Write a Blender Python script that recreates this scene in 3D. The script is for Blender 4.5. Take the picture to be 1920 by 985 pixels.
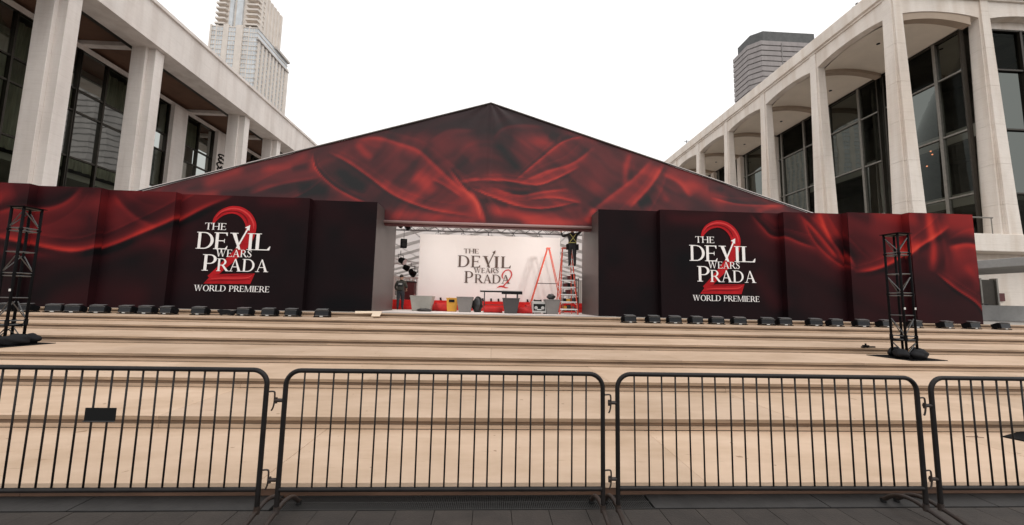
import bpy, bmesh, math, random
import numpy as np
from mathutils import Vector, Matrix

for o in list(bpy.data.objects):
    bpy.data.objects.remove(o)
scene = bpy.context.scene
COL = scene.collection
random.seed(7)
rng = np.random.default_rng(5)

# ------------------------------------------------------------------ camera
FPX, CAMH = 730.0, 1.67
PITCH, ROLL, YAW = (math.radians(a) for a in (5.847, 1.170, 2.762))
_F = Vector((math.sin(YAW)*math.cos(PITCH), math.cos(YAW)*math.cos(PITCH), math.sin(PITCH)))
_R0 = Vector((math.cos(YAW), -math.sin(YAW), 0))
_U0 = _R0.cross(_F)
_R = _R0*math.cos(ROLL) + _U0*math.sin(ROLL)
_U = -_R0*math.sin(ROLL) + _U0*math.cos(ROLL)
cd = bpy.data.cameras.new('camera')
cd.sensor_fit = 'HORIZONTAL'; cd.sensor_width = 36.0
cd.lens = FPX/1920.0*36.0
cd.clip_start = 0.05; cd.clip_end = 5000
cam = bpy.data.objects.new('camera', cd); COL.objects.link(cam)
m = Matrix((_R, _U, -_F)).transposed().to_4x4()
m.translation = Vector((0, 0, CAMH)); cam.matrix_world = m
scene.camera = cam

# ------------------------------------------------------------------ light
SUN_EL, SUN_AZ = math.radians(55), math.radians(150)
world = bpy.data.worlds.new('World'); scene.world = world; world.use_nodes = True
wn = world.node_tree; wn.nodes.clear()
wo = wn.nodes.new('ShaderNodeOutputWorld'); bg = wn.nodes.new('ShaderNodeBackground')
sk = wn.nodes.new('ShaderNodeTexSky'); sk.sky_type = 'NISHITA'; sk.sun_disc = False
sk.sun_elevation = SUN_EL; sk.sun_rotation = SUN_AZ; sk.dust_density = 6; sk.air_density = 1.0
hs = wn.nodes.new('ShaderNodeHueSaturation'); hs.inputs['Saturation'].default_value = 0.15
mx = wn.nodes.new('ShaderNodeMix'); mx.data_type = 'RGBA'; mx.inputs[0].default_value = 0.9   # closed cloud deck
mx.inputs[7].default_value = (10.0, 9.9, 9.85, 1)
wn.links.new(sk.outputs[0], hs.inputs['Color']); wn.links.new(hs.outputs[0], mx.inputs[6])
wn.links.new(mx.outputs[2], bg.inputs[0]); bg.inputs[1].default_value = 0.13
wn.links.new(bg.outputs[0], wo.inputs[0])
sd = bpy.data.lights.new('sun', 'SUN'); sd.energy = 0.7; sd.angle = math.radians(25); sd.color = (1, 0.96, 0.9)
sun = bpy.data.objects.new('sun', sd); COL.objects.link(sun)
sdir = Vector((math.sin(SUN_AZ)*math.cos(SUN_EL), math.cos(SUN_AZ)*math.cos(SUN_EL), math.sin(SUN_EL)))
sun.rotation_euler = sdir.to_track_quat('Z', 'Y').to_euler()
scene.render.engine = 'CYCLES'
vs = scene.view_settings
vs.view_transform = 'Standard'; vs.look = 'None'; vs.gamma = 1; vs.exposure = 0.0; vs.use_curve_mapping = False
scene.cycles.max_bounces = 8; scene.cycles.transparent_max_bounces = 12

# ------------------------------------------------------------------ pixel helpers (a pixel gives a direction; the plane gives the distance)
def ray(x, y): return _R*((x-960)/FPX) - _U*((y-492.5)/FPX) + _F
CAM = Vector((0, 0, CAMH))
def at_y(x, y, Y): d = ray(x, y); return CAM + d*(Y/d.y)
def at_x(x, y, X): d = ray(x, y); return CAM + d*(X/d.x)
def at_z(x, y, z): d = ray(x, y); return CAM + d*((z-CAMH)/d.z)

# ------------------------------------------------------------------ mesh helpers
class MB:
    def __init__(s): s.v = []; s.f = []; s.mi = []
    def add(s, vs_, fs, mi=0):
        b = len(s.v); s.v += [tuple(p) for p in vs_]
        for f in fs: s.f.append(tuple(b+i for i in f)); s.mi.append(mi)
        return s
    def box(s, x0, x1, y0, y1, z0, z1, mi=0):
        v = [(x0,y0,z0),(x1,y0,z0),(x1,y1,z0),(x0,y1,z0),(x0,y0,z1),(x1,y0,z1),(x1,y1,z1),(x0,y1,z1)]
        return s.add(v, [(3,2,1,0),(4,5,6,7),(0,1,5,4),(1,2,6,5),(2,3,7,6),(3,0,4,7)], mi)
    def quad(s, a, b, c, d, mi=0): return s.add([a,b,c,d], [(0,1,2,3)], mi)
    def frustum(s, r0, r1, mi=0):
        # r = (x0,x1,y0,y1,z)
        v = []
        for (x0,x1,y0,y1,z) in (r0, r1): v += [(x0,y0,z),(x1,y0,z),(x1,y1,z),(x0,y1,z)]
        return s.add(v, [(3,2,1,0),(4,5,6,7),(0,1,5,4),(1,2,6,5),(2,3,7,6),(3,0,4,7)], mi)
    def tube(s, pts, r, n=8, mi=0, cap=True):
        pts = [Vector(p) for p in pts]; k = len(pts)
        rr = r if isinstance(r, (list, tuple)) else [r]*k
        t0 = (pts[1]-pts[0]).normalized()
        ref = Vector((0,0,1)) if abs(t0.z) < .9 else Vector((1,0,0))
        nrm = t0.cross(ref).normalized(); vs_ = []; fs = []
        for i, p in enumerate(pts):
            t = (pts[min(i+1,k-1)]-pts[max(i-1,0)]).normalized()
            nrm = (nrm - t*nrm.dot(t)).normalized(); bn = t.cross(nrm)
            for j in range(n):
                a = 2*math.pi*j/n
                vs_.append(p + (nrm*math.cos(a)+bn*math.sin(a))*rr[i])
        for i in range(k-1):
            for j in range(n):
                fs.append((i*n+j, i*n+(j+1)%n, (i+1)*n+(j+1)%n, (i+1)*n+j))
        if cap:
            fs.append(tuple(range(n))[::-1]); fs.append(tuple((k-1)*n+j for j in range(n)))
        return s.add(vs_, fs, mi)
    def prism(s, poly, axis, a0, a1, mi=0):
        # poly: 2D outline; axis: 'x' (poly=(y,z)), 'y' (poly=(x,z)), 'z' (poly=(x,y))
        def P(p, a): return {'x': (a,p[0],p[1]), 'y': (p[0],a,p[1]), 'z': (p[0],p[1],a)}[axis]
        n = len(poly); v = [P(p,a0) for p in poly]+[P(p,a1) for p in poly]
        f = [tuple(range(n))[::-1], tuple(range(n,2*n))]+[(i,(i+1)%n,n+(i+1)%n,n+i) for i in range(n)]
        return s.add(v, f, mi)
    def sphere(s, c, r, nu=12, nv=8, mi=0, warp=None):
        vs_ = []; fs = []
        for i in range(nv+1):
            ph = math.pi*i/nv
            for j in range(nu):
                th = 2*math.pi*j/nu
                q = Vector((math.sin(ph)*math.cos(th)*r[0], math.sin(ph)*math.sin(th)*r[1], math.cos(ph)*r[2]))
                if warp: q = warp(q)
                vs_.append(Vector(c)+q)
        for i in range(nv):
            for j in range(nu):
                fs.append((i*nu+j, (i+1)*nu+j, (i+1)*nu+(j+1)%nu, i*nu+(j+1)%nu))
        return s.add(vs_, fs, mi)
    def mesh(s, name, mats):
        me = bpy.data.meshes.new(name); me.from_pydata(s.v, [], s.f)
        mats = mats if isinstance(mats, (list, tuple)) else [mats]
        for k in mats: me.materials.append(k)
        me.polygons.foreach_set('material_index', s.mi)
        bm = bmesh.new(); bm.from_mesh(me); bmesh.ops.recalc_face_normals(bm, faces=bm.faces[:]); bm.to_mesh(me); bm.free()
        return me
    def build(s, name, mats, parent=None, smooth=False, bevel=0):
        return link(name, s.mesh(name, mats), parent, smooth, bevel)
def link(name, me, parent=None, smooth=False, bevel=0, loc=None, rz=0):
    o = bpy.data.objects.new(name, me); COL.objects.link(o)
    if parent is not None: o.parent = parent
    if loc is not None: o.location = loc
    if rz: o.rotation_euler.z = rz
    if smooth and me is not None:
        me.polygons.foreach_set('use_smooth', [True]*len(me.polygons))
        if smooth == 'auto': me.set_sharp_from_angle(angle=math.radians(40))
    if bevel:
        b = o.modifiers.new('bevel', 'BEVEL'); b.width = bevel; b.segments = 2; b.limit_method = 'ANGLE'
    return o
def tag(o, label, cat, group=None):
    o['label'] = label; o['category'] = cat
    if group: o['group'] = group
    return o
def thing(name, label, cat, loc=(0,0,0), rz=0, group=None):
    o = link(name, None, loc=loc, rz=rz); o.empty_display_size = .2
    return tag(o, label, cat, group)
def struct(o): o['kind'] = 'structure'; return o
def stuff(o): o['kind'] = 'stuff'; return o
def copy_tree(o, parent=None):
    c = o.copy(); COL.objects.link(c)
    if parent is not None: c.parent = parent
    for ch in list(o.children): copy_tree(ch, c)
    return c

# ------------------------------------------------------------------ materials
def mat(name, col, rough=.6, metal=0, noise=0, nscale=4, stretch=(1,1,1), bump=0, bscale=30, var=0, spec=None, col2=None):
    m = bpy.data.materials.new(name); m.use_nodes = True; nt = m.node_tree; N = nt.nodes; L = nt.links
    b = N['Principled BSDF']; b.inputs['Roughness'].default_value = rough; b.inputs['Metallic'].default_value = metal
    if spec is not None: b.inputs['Specular IOR Level'].default_value = spec
    b.inputs['Base Color'].default_value = (*col, 1)
    tc = N.new('ShaderNodeTexCoord'); mp = N.new('ShaderNodeMapping'); mp.inputs['Scale'].default_value = stretch
    geo = N.new('ShaderNodeNewGeometry'); L.new(geo.outputs['Position'], mp.inputs['Vector'])
    out = None
    if noise or col2:
        nz = N.new('ShaderNodeTexNoise'); nz.inputs['Scale'].default_value = nscale; nz.inputs['Detail'].default_value = 8
        nz.inputs['Roughness'].default_value = .65
        L.new(mp.outputs[0], nz.inputs['Vector'])
        cr = N.new('ShaderNodeValToRGB'); e = cr.color_ramp.elements
        c2 = col2 or tuple(c*(1-noise) for c in col)
        e[0].position = .32; e[0].color = (*c2, 1); e[1].position = .66; e[1].color = (*[min(1, c*(1+noise*.35)) for c in col], 1)
        L.new(nz.outputs['Fac'], cr.inputs[0]); out = cr.outputs[0]
    if var:
        oi = N.new('ShaderNodeObjectInfo'); mr = N.new('ShaderNodeMapRange'); mr.inputs[3].default_value = 1-var; mr.inputs[4].default_value = 1+var*.6
        L.new(oi.outputs['Random'], mr.inputs[0])
        mu = N.new('ShaderNodeMix'); mu.data_type = 'RGBA'; mu.blend_type = 'MULTIPLY'; mu.inputs[0].default_value = 1
        if out: L.new(out, mu.inputs[6])
        else: mu.inputs[6].default_value = (*col, 1)
        L.new(mr.outputs[0], mu.inputs[7]); out = mu.outputs[2]
    if out: L.new(out, b.inputs['Base Color'])
    if bump:
        n2 = N.new('ShaderNodeTexNoise'); n2.inputs['Scale'].default_value = bscale; n2.inputs['Detail'].default_value = 6
        L.new(mp.outputs[0], n2.inputs['Vector'])
        bp = N.new('ShaderNodeBump'); bp.inputs['Strength'].default_value = bump; bp.inputs['Distance'].default_value = .02
        L.new(n2.outputs['Fac'], bp.inputs['Height']); L.new(bp.outputs[0], b.inputs['Normal'])
    return m

def stone_mat(name, col, stain, course=1.1, seed=0):
    """travertine: fine horizontal veining, rain streaks running down, faint course joints"""
    m = bpy.data.materials.new(name); m.use_nodes = True; nt = m.node_tree; N = nt.nodes; L = nt.links
    b = N['Principled BSDF']; b.inputs['Roughness'].default_value = .75; b.inputs['Specular IOR Level'].default_value = .25
    geo = N.new('ShaderNodeNewGeometry')
    def noise(scale, sc, det=8, ro=.65):
        mp = N.new('ShaderNodeMapping'); mp.inputs['Scale'].default_value = sc; mp.inputs['Location'].default_value = (seed, seed*2, seed*3)
        L.new(geo.outputs['Position'], mp.inputs[0])
        n = N.new('ShaderNodeTexNoise'); n.inputs['Scale'].default_value = scale; n.inputs['Detail'].default_value = det; n.inputs['Roughness'].default_value = ro
        L.new(mp.outputs[0], n.inputs['Vector']); return n.outputs['Fac']
    def ramp(f, a, ca, c, cc):
        r = N.new('ShaderNodeValToRGB'); e = r.color_ramp.elements
        e[0].position = a; e[0].color = (*ca, 1); e[1].position = c; e[1].color = (*cc, 1); L.new(f, r.inputs[0]); return r.outputs[0]
    def mul(a, c, fac=1):
        x = N.new('ShaderNodeMix'); x.data_type = 'RGBA'; x.blend_type = 'MULTIPLY'; x.inputs[0].default_value = fac
        L.new(a, x.inputs[6]); L.new(c, x.inputs[7]); return x.outputs[2]
    base = ramp(noise(.5, (1,1,.5)), .3, tuple(c*.86 for c in col), .7, col)
    vein = ramp(noise(1.0, (1.2,1.2,14)), .3, (.78,.75,.72), .52, (1,1,1))
    streak = ramp(noise(1.0, (1.1,1.1,.10), 5, .55), .36, stain, .56, (1,1,1))
    pit = ramp(noise(7, (1,1,3.5), 4), .30, (.45,.42,.4), .36, (1,1,1))
    sx = N.new('ShaderNodeSeparateXYZ'); L.new(geo.outputs['Position'], sx.inputs[0])
    md = N.new('ShaderNodeMath'); md.operation = 'PINGPONG'; md.inputs[1].default_value = course/2; L.new(sx.outputs['Z'], md.inputs[0])
    jn = ramp(md.outputs[0], .012, (.84,.82,.8), .03, (1,1,1))
    c = mul(mul(mul(mul(base, vein, .3), streak, .6), pit, .35), jn, .35)
    L.new(c, b.inputs['Base Color'])
    bp = N.new('ShaderNodeBump'); bp.inputs['Strength'].default_value = .35; bp.inputs['Distance'].default_value = .03
    L.new(noise(3, (1,1,6)), bp.inputs['Height']); L.new(bp.outputs[0], b.inputs['Normal'])
    return m

def glass_mat(name, tint, refl, rough=.02):
    m = bpy.data.materials.new(name); m.use_nodes = True; nt = m.node_tree; N = nt.nodes; L = nt.links
    N.remove(N['Principled BSDF']); out = N['Material Output']
    tr = N.new('ShaderNodeBsdfTransparent'); tr.inputs[0].default_value = (*tint, 1)
    gl = N.new('ShaderNodeBsdfGlossy'); gl.inputs['Roughness'].default_value = rough; gl.inputs[0].default_value = (*refl, 1)
    fr = N.new('ShaderNodeFresnel'); fr.inputs[0].default_value = 1.45
    # slightly wavy panes
    geo = N.new('ShaderNodeNewGeometry'); nz = N.new('ShaderNodeTexNoise'); nz.inputs['Scale'].default_value = .35
    L.new(geo.outputs['Position'], nz.inputs['Vector'])
    bp = N.new('ShaderNodeBump'); bp.inputs['Strength'].default_value = .05; bp.inputs['Distance'].default_value = .1
    L.new(nz.outputs['Fac'], bp.inputs['Height']); L.new(bp.outputs[0], gl.inputs['Normal'])
    ms = N.new('ShaderNodeMixShader'); L.new(fr.outputs[0], ms.inputs[0]); L.new(tr.outputs[0], ms.inputs[1]); L.new(gl.outputs[0], ms.inputs[2])
    L.new(ms.outputs[0], out.inputs[0]); return m

def print_mat(name, rough, spec=.4, bump=0.0):
    m = bpy.data.materials.new(name); m.use_nodes = True; nt = m.node_tree; N = nt.nodes; L = nt.links
    b = N['Principled BSDF']; b.inputs['Roughness'].default_value = rough; b.inputs['Specular IOR Level'].default_value = spec
    a = N.new('ShaderNodeAttribute'); a.attribute_name = 'print'; L.new(a.outputs['Color'], b.inputs['Base Color'])
    if bump:
        geo = N.new('ShaderNodeNewGeometry'); nz = N.new('ShaderNodeTexNoise'); nz.inputs['Scale'].default_value = 1.2; nz.inputs['Detail'].default_value = 3
        L.new(geo.outputs['Position'], nz.inputs['Vector'])
        bp = N.new('ShaderNodeBump'); bp.inputs['Strength'].default_value = bump; bp.inputs['Distance'].default_value = .05
        L.new(nz.outputs['Fac'], bp.inputs['Height']); L.new(bp.outputs[0], b.inputs['Normal'])
    return m

def fabric_roof_mat():
    m = bpy.data.materials.new('tent_fabric'); m.use_nodes = True; nt = m.node_tree; N = nt.nodes; L = nt.links
    N.remove(N['Principled BSDF']); out = N['Material Output']
    d = N.new('ShaderNodeBsdfDiffuse'); d.inputs[0].default_value = (.74,.69,.67,1)
    t = N.new('ShaderNodeBsdfTranslucent'); t.inputs[0].default_value = (.80,.73,.70,1)
    ms = N.new('ShaderNodeMixShader'); ms.inputs[0].default_value = .58
    L.new(d.outputs[0], ms.inputs[1]); L.new(t.outputs[0], ms.inputs[2]); L.new(ms.outputs[0], out.inputs[0]); return m

def plywood_mat(name, col):
    m = bpy.data.materials.new(name); m.use_nodes = True; nt = m.node_tree; N = nt.nodes; L = nt.links
    b = N['Principled BSDF']; b.inputs['Roughness'].default_value = .55; b.inputs['Specular IOR Level'].default_value = .3
    geo = N.new('ShaderNodeNewGeometry'); oi = N.new('ShaderNodeObjectInfo')
    def noise(scale, sc, det=6, ro=.6, off=False):
        mp = N.new('ShaderNodeMapping'); mp.inputs['Scale'].default_value = sc
        L.new(geo.outputs['Position'], mp.inputs[0])
        if off:
            vm = N.new('ShaderNodeVectorMath'); vm.operation = 'SCALE'; vm.inputs[0].default_value = (37, 91, 13); L.new(oi.outputs['Random'], vm.inputs[3])
            L.new(vm.outputs[0], mp.inputs['Location'])
        n = N.new('ShaderNodeTexNoise'); n.inputs['Scale'].default_value = scale; n.inputs['Detail'].default_value = det; n.inputs['Roughness'].default_value = ro
        L.new(mp.outputs[0], n.inputs['Vector']); return n.outputs['Fac']
    def ramp(f, a, ca, c, cc):
        r = N.new('ShaderNodeValToRGB'); e = r.color_ramp.elements
        e[0].position = a; e[0].color = (*ca, 1); e[1].position = c; e[1].color = (*cc, 1); L.new(f, r.inputs[0]); return r.outputs[0]
    def mul(a, c, fac=1):
        x = N.new('ShaderNodeMix'); x.data_type = 'RGBA'; x.blend_type = 'MULTIPLY'; x.inputs[0].default_value = fac
        L.new(a, x.inputs[6]); L.new(c, x.inputs[7]); return x.outputs[2]
    g = ramp(noise(1, (1.4, 7, 7), off=True), .3, tuple(c*k for c, k in zip(col, (.94,.92,.89))), .65, col)
    blot = ramp(noise(.9, (1,1.6,1)), .3, (.80,.77,.72), .6, (1,1,1))
    scuff = ramp(noise(2.2, (.7,6,1), 9, .75, True), .30, (.60,.54,.48), .38, (1,1,1))
    spot = ramp(noise(9, (1,1,1), 2, .4), .235, (.45,.38,.32), .25, (1,1,1))
    mr = N.new('ShaderNodeMapRange'); mr.inputs[3].default_value = .89; mr.inputs[4].default_value = 1.05; L.new(oi.outputs['Random'], mr.inputs[0])
    c = mul(mul(mul(g, blot), scuff, .8), spot, .8)
    x = N.new('ShaderNodeMix'); x.data_type = 'RGBA'; x.blend_type = 'MULTIPLY'; x.inputs[0].default_value = 1
    L.new(c, x.inputs[6]); L.new(mr.outputs[0], x.inputs[7]); L.new(x.outputs[2], b.inputs['Base Color'])
    bp = N.new('ShaderNodeBump'); bp.inputs['Strength'].default_value = .15; bp.inputs['Distance'].default_value = .01
    L.new(noise(3, (1,8,8)), bp.inputs['Height']); L.new(bp.outputs[0], b.inputs['Normal'])
    return m

M = {}
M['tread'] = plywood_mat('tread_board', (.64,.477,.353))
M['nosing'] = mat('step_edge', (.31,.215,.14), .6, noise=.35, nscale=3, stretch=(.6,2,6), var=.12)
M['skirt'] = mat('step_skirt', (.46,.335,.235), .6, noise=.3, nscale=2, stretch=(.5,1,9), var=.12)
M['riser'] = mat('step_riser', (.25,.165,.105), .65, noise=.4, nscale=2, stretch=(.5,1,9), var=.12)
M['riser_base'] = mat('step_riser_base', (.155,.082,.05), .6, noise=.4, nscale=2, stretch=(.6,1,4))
M['paver'] = mat('dark_paver', (.036,.028,.023), .7, noise=.3, nscale=6, bump=.3, bscale=60, var=.16)
M['ground'] = mat('asphalt', (.055,.052,.05), .85, noise=.3, nscale=2)
M['kerbstone'] = mat('drain_kerb', (.026,.0245,.024), .65, noise=.35, nscale=5, bump=.2, var=.1)
M['plaza'] = mat('plaza_stone', (.34,.31,.28), .7, noise=.2, nscale=1.5)
M['iron'] = mat('grate_iron', (.03,.029,.028), .6)
M['dark'] = mat('dark_void', (.012,.012,.012), .9)
M['stoneL'] = stone_mat('travertine_left', (.83,.765,.715), (.80,.77,.75), 1.3, 1)
M['stoneR'] = stone_mat('travertine_right', (.84,.765,.69), (.80,.74,.68), 1.55, 4)
M['soffitL'] = mat('brown_soffit', (.155,.078,.046), .7, noise=.25, nscale=.6)
M['soffitR'] = mat('cream_soffit', (.82,.73,.62), .8, noise=.08, nscale=.5)
M['ribR'] = mat('tan_rib', (.40,.31,.235), .8, noise=.12, nscale=.8)
M['glassL'] = glass_mat('dark_glass_left', (.62,.66,.6), (.42,.44,.42))
M['glassR'] = glass_mat('dark_glass_right', (.50,.52,.48), (.13,.14,.13))
M['bronze'] = mat('bronze_mullion', (.045,.038,.03), .4, metal=.7, noise=.2)
M['mullR'] = mat('pale_mullion', (.23,.215,.19), .4, metal=.5, noise=.2)
M['curtain'] = mat('bead_curtain', (.30,.28,.21), .5, noise=.5, nscale=2, stretch=(1,6,.3), spec=.6)
M['interior'] = mat('dim_interior', (.13,.115,.10), .8, noise=.4, nscale=.6)
M['innerslab'] = mat('inner_balcony', (.45,.42,.38), .5)
M['grey'] = mat('grey_concrete', (.30,.295,.285), .7, noise=.2, nscale=1.2)
M['towerA'] = mat('hazed_buff_masonry', (.77,.695,.625), .8, noise=.12, nscale=.2)  # buff stone, base colour lightened to stand in for distance haze
M['towerAglass'] = mat('hazed_window', (.64,.67,.69), .08, noise=.25, nscale=.15, spec=.9)  # window colour paled as well, haze painted in rather than a volume
M['towerAdark'] = mat('tower_ledge', (.58,.53,.49), .8)
M['towerB'] = mat('grey_masonry', (.36,.325,.315), .8, noise=.18, nscale=.3, stretch=(1,1,.3))
M['towerBband'] = mat('grey_band_glass', (.24,.22,.21), .35)
M['towerBtop'] = mat('tower_plant_room', (.11,.11,.108), .7, noise=.3, nscale=.3)
M['printg'] = print_mat('gable_print', .5, .30, .25)
M['printw'] = print_mat('wall_print', .5, .06, .05)
M['panelside'] = mat('panel_side', (.018,.012,.013), .6, spec=.15)
M['return'] = mat('grey_return', (.088,.074,.070), .42, noise=.12, nscale=.8)
M['alu'] = mat('aluminium', (.62,.61,.60), .35, metal=.8)
M['alubar'] = mat('header_bar', (.34,.22,.21), .5)
M['roof'] = fabric_roof_mat()
M['whitewall'] = mat('white_wall', (.86,.83,.80), .55, noise=.03, nscale=.5)
M['ink'] = mat('white_ink', (.83,.81,.80), .5)
M['inkdark'] = mat('brown_ink', (.10,.065,.05), .5)
M['red2'] = mat('red_numeral', (.43,.013,.018), .5, spec=.08, noise=.3, nscale=1.3)
M['red2hi'] = mat('red_numeral_light', (.60,.05,.05), .5, spec=.08)
M['red2lo'] = mat('red_numeral_dark', (.16,.006,.009), .5, spec=.08)
M['redcarpet'] = mat('red_carpet', (.62,.018,.015), .9, noise=.15, nscale=3)
M['blackmetal'] = mat('black_metal', (.007,.007,.008), .7, noise=.3, nscale=5, spec=.06)
M['blacklite'] = mat('worn_black_metal', (.10,.10,.10), .35, metal=.6)
M['floodedge'] = mat('flood_edge', (.17,.17,.17), .4, metal=.3)
M['lens'] = mat('black_lens', (.006,.007,.009), .25, spec=.25)
M['badge'] = mat('pale_badge', (.62,.62,.6), .4)
M['sandbag'] = mat('black_canvas', (.014,.014,.016), .8, noise=.3, nscale=8, bump=.4, bscale=25, spec=.2)
M['barrier'] = mat('barrier_paint', (.012,.0095,.009), .5, noise=.5, nscale=9, spec=.28)
M['barrierworn'] = mat('barrier_worn', (.032,.026,.024), .5, noise=.5, nscale=14, col2=(.03,.017,.011), spec=.35)
M['plaque'] = mat('black_plaque', (.007,.007,.007), .6, spec=.2)
M['planter'] = mat('grey_planter', (.20,.185,.175), .65, noise=.15, nscale=2)
M['planterlite'] = mat('pale_planter', (.36,.345,.31), .65, noise=.15, nscale=2)
M['planterdk'] = mat('dark_planter', (.055,.05,.05), .55, noise=.15, nscale=2)
M['yellow'] = mat('yellow_plastic', (.72,.36,.04), .5)
M['bag'] = mat('black_bag', (.022,.02,.02), .3, bump=.6, bscale=9)
M['bagred'] = mat('red_cloth', (.5,.02,.018), .85, noise=.3, nscale=4)
M['tabletop'] = mat('table_top', (.62,.56,.53), .4)
M['sheet'] = mat('dust_sheet', (.75,.68,.64), .8, noise=.1, nscale=3)
M['ply'] = mat('raw_plywood', (.74,.60,.46), .6, noise=.12, nscale=2, stretch=(1,6,6))
M['redrail'] = mat('red_fibreglass', (.72,.10,.055), .45, noise=.2, nscale=8)
M['laddertread'] = mat('ladder_aluminium', (.72,.70,.68), .5, metal=.2)
M['case'] = mat('silver_case', (.45,.44,.42), .4, metal=.4)
M['cloth'] = mat('dark_work_clothes', (.022,.022,.026), .85, noise=.3, nscale=9)
M['jeans'] = mat('dark_trousers', (.03,.034,.042), .85, noise=.3, nscale=9)
M['vest'] = mat('olive_vest', (.045,.043,.034), .85, noise=.3, nscale=9)
M['skin'] = mat('skin', (.42,.25,.18), .6)
M['hair'] = mat('dark_hair', (.02,.014,.01), .7)
M['hivis'] = mat('yellow_strap', (.60,.56,.18), .5)
M['whiterail'] = mat('white_paint', (.75,.73,.70), .5)
M['lit'] = mat('frosted_fixture', (.8,.8,.8), .3)
M['bird'] = mat('bird_dark', (.04,.04,.045), .8)
M['maroon'] = mat('maroon_sign', (.09,.012,.012), .5)

# ================================================================== THE SETTING
H = .147; PZ = 8*H
YK = [3.54, 4.82, 6.27, 7.71, 9.32, 10.97, 12.32, 14.23]
g = MB(); g.quad((-2500,-2500,-.03),(2500,-2500,-.03),(2500,2500,-.03),(-2500,2500,-.03))
struct(g.build('ground', M['ground']))
sw = MB(); sw.box(-30,30,-6,3.30,-.02,-.006)
sidewalk = struct(sw.build('sidewalk', M['dark']))
me = MB().box(-.1485,.1485,-.297,.297,-.005,.02).mesh('paver', M['paver'])
for r_ in range(3):
    for i in range(-24, 25):
        o = link('paver', me, sidewalk, loc=(i*.302+(.15 if r_ % 2 else 0)+.04, 2.995-r_*.602, random.uniform(-.0025,.001)))
dr = MB(); dr.box(-30,30,3.306,3.56,-.02,-.004)
drain = struct(dr.build('drain_channel', M['dark']))
km = MB().box(-.745,.745,3.309,3.535,-.003,.021).mesh('kerb_slab', M['kerbstone'])
for i in range(-9, -1): link('kerb_slab', km, drain, loc=(i*1.5+.55, 0, 0))
for i in range(1, 10): link('kerb_slab', km, drain, loc=(i*1.5+.62, 0, 0))
gb = MB()
x = -1.66
while x < 1.36:
    gb.box(x, x+.007, 3.315, 3.53, -.003, .018); x += .0155
for yy in (3.309, 3.42, 3.529): gb.box(-1.67, 1.37, yy, yy+.006, -.003, .0185)
stuff(gb.build('grate', M['iron'], drain))

# --- broad steps: slabs with a projecting edge, recessed riser under it
st = MB()
for k in range(8):
    y1 = YK[k+1] if k < 7 else 14.9
    st.box(-27, 27, YK[k]+.06, y1+.3, k*H-.05 if k else -.03, (k+1)*H-.058)
steps = struct(st.build('steps', M['dark']))
XW = 26.6
for k in range(8):
    y0, y1 = YK[k], (YK[k+1] if k < 7 else 14.9)
    zt = (k+1)*H
    seg = 3.8
    x = -XW + (k % 2)*1.9 - 1.9
    while x < XW:
        a, b_ = max(x, -XW), min(x+seg, XW)
        if b_-a > .3:
            dz = random.uniform(-.0015, .0015)
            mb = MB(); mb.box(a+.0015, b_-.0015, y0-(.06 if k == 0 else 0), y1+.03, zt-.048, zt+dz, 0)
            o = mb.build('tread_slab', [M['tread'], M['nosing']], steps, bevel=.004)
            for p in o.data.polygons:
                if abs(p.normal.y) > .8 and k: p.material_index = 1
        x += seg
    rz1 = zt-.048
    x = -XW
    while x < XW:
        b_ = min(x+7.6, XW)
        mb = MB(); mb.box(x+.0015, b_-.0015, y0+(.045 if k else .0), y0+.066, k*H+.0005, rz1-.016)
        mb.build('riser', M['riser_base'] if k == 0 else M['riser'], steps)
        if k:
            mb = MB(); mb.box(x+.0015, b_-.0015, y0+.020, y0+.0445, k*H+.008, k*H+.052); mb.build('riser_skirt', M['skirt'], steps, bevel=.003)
        x = b_
pl = MB(); pl.box(-70, 70, 14.95, 160, PZ-.3, PZ-.002)
struct(pl.build('plaza', M['plaza']))

# ================================================================== THEATRES
def colonnade_column_left(y0):
    """stepped travertine pier: body + narrower fin towards the plaza"""
    mb = MB()
    mb.box(-29.75, -28.62, y0, y0+1.25, PZ, 22.0)
    mb.box(-28.62, -28.02, y0+.22, y0+1.03, PZ, 21.73)
    return mb
thL = thing('theatre_building', 'pale stone theatre with flat fascia, brown soffit and paired square piers', 'theatre', (-28, 40, PZ))
def partL(mb, name, mt, **k):
    for i, v in enumerate(mb.v): mb.v[i] = (v[0]+28, v[1]-40, v[2]-PZ)
    return mb.build(name, mt, thL, **k)
YL0, YL1 = 6.0, 88.0
partL(MB().box(-30.1, -27.6, YL0, YL1, 21.76, 24.86), 'fascia', M['stoneL'])
partL(MB().box(-30.2, -27.42, YL0-.1, YL1, 24.865, 25.14), 'coping', M['stoneL'])
partL(MB().box(-60, -30.2, YL0, YL1, 23.2, 24.8), 'roof', M['grey'])
pairs = [6.6, 13.1, 24.7, 31.2, 42.8, 49.3, 60.9, 67.4, 79.0]
for y in pairs: partL(colonnade_column_left(y), 'column', M['stoneL'], bevel=.03)
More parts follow.
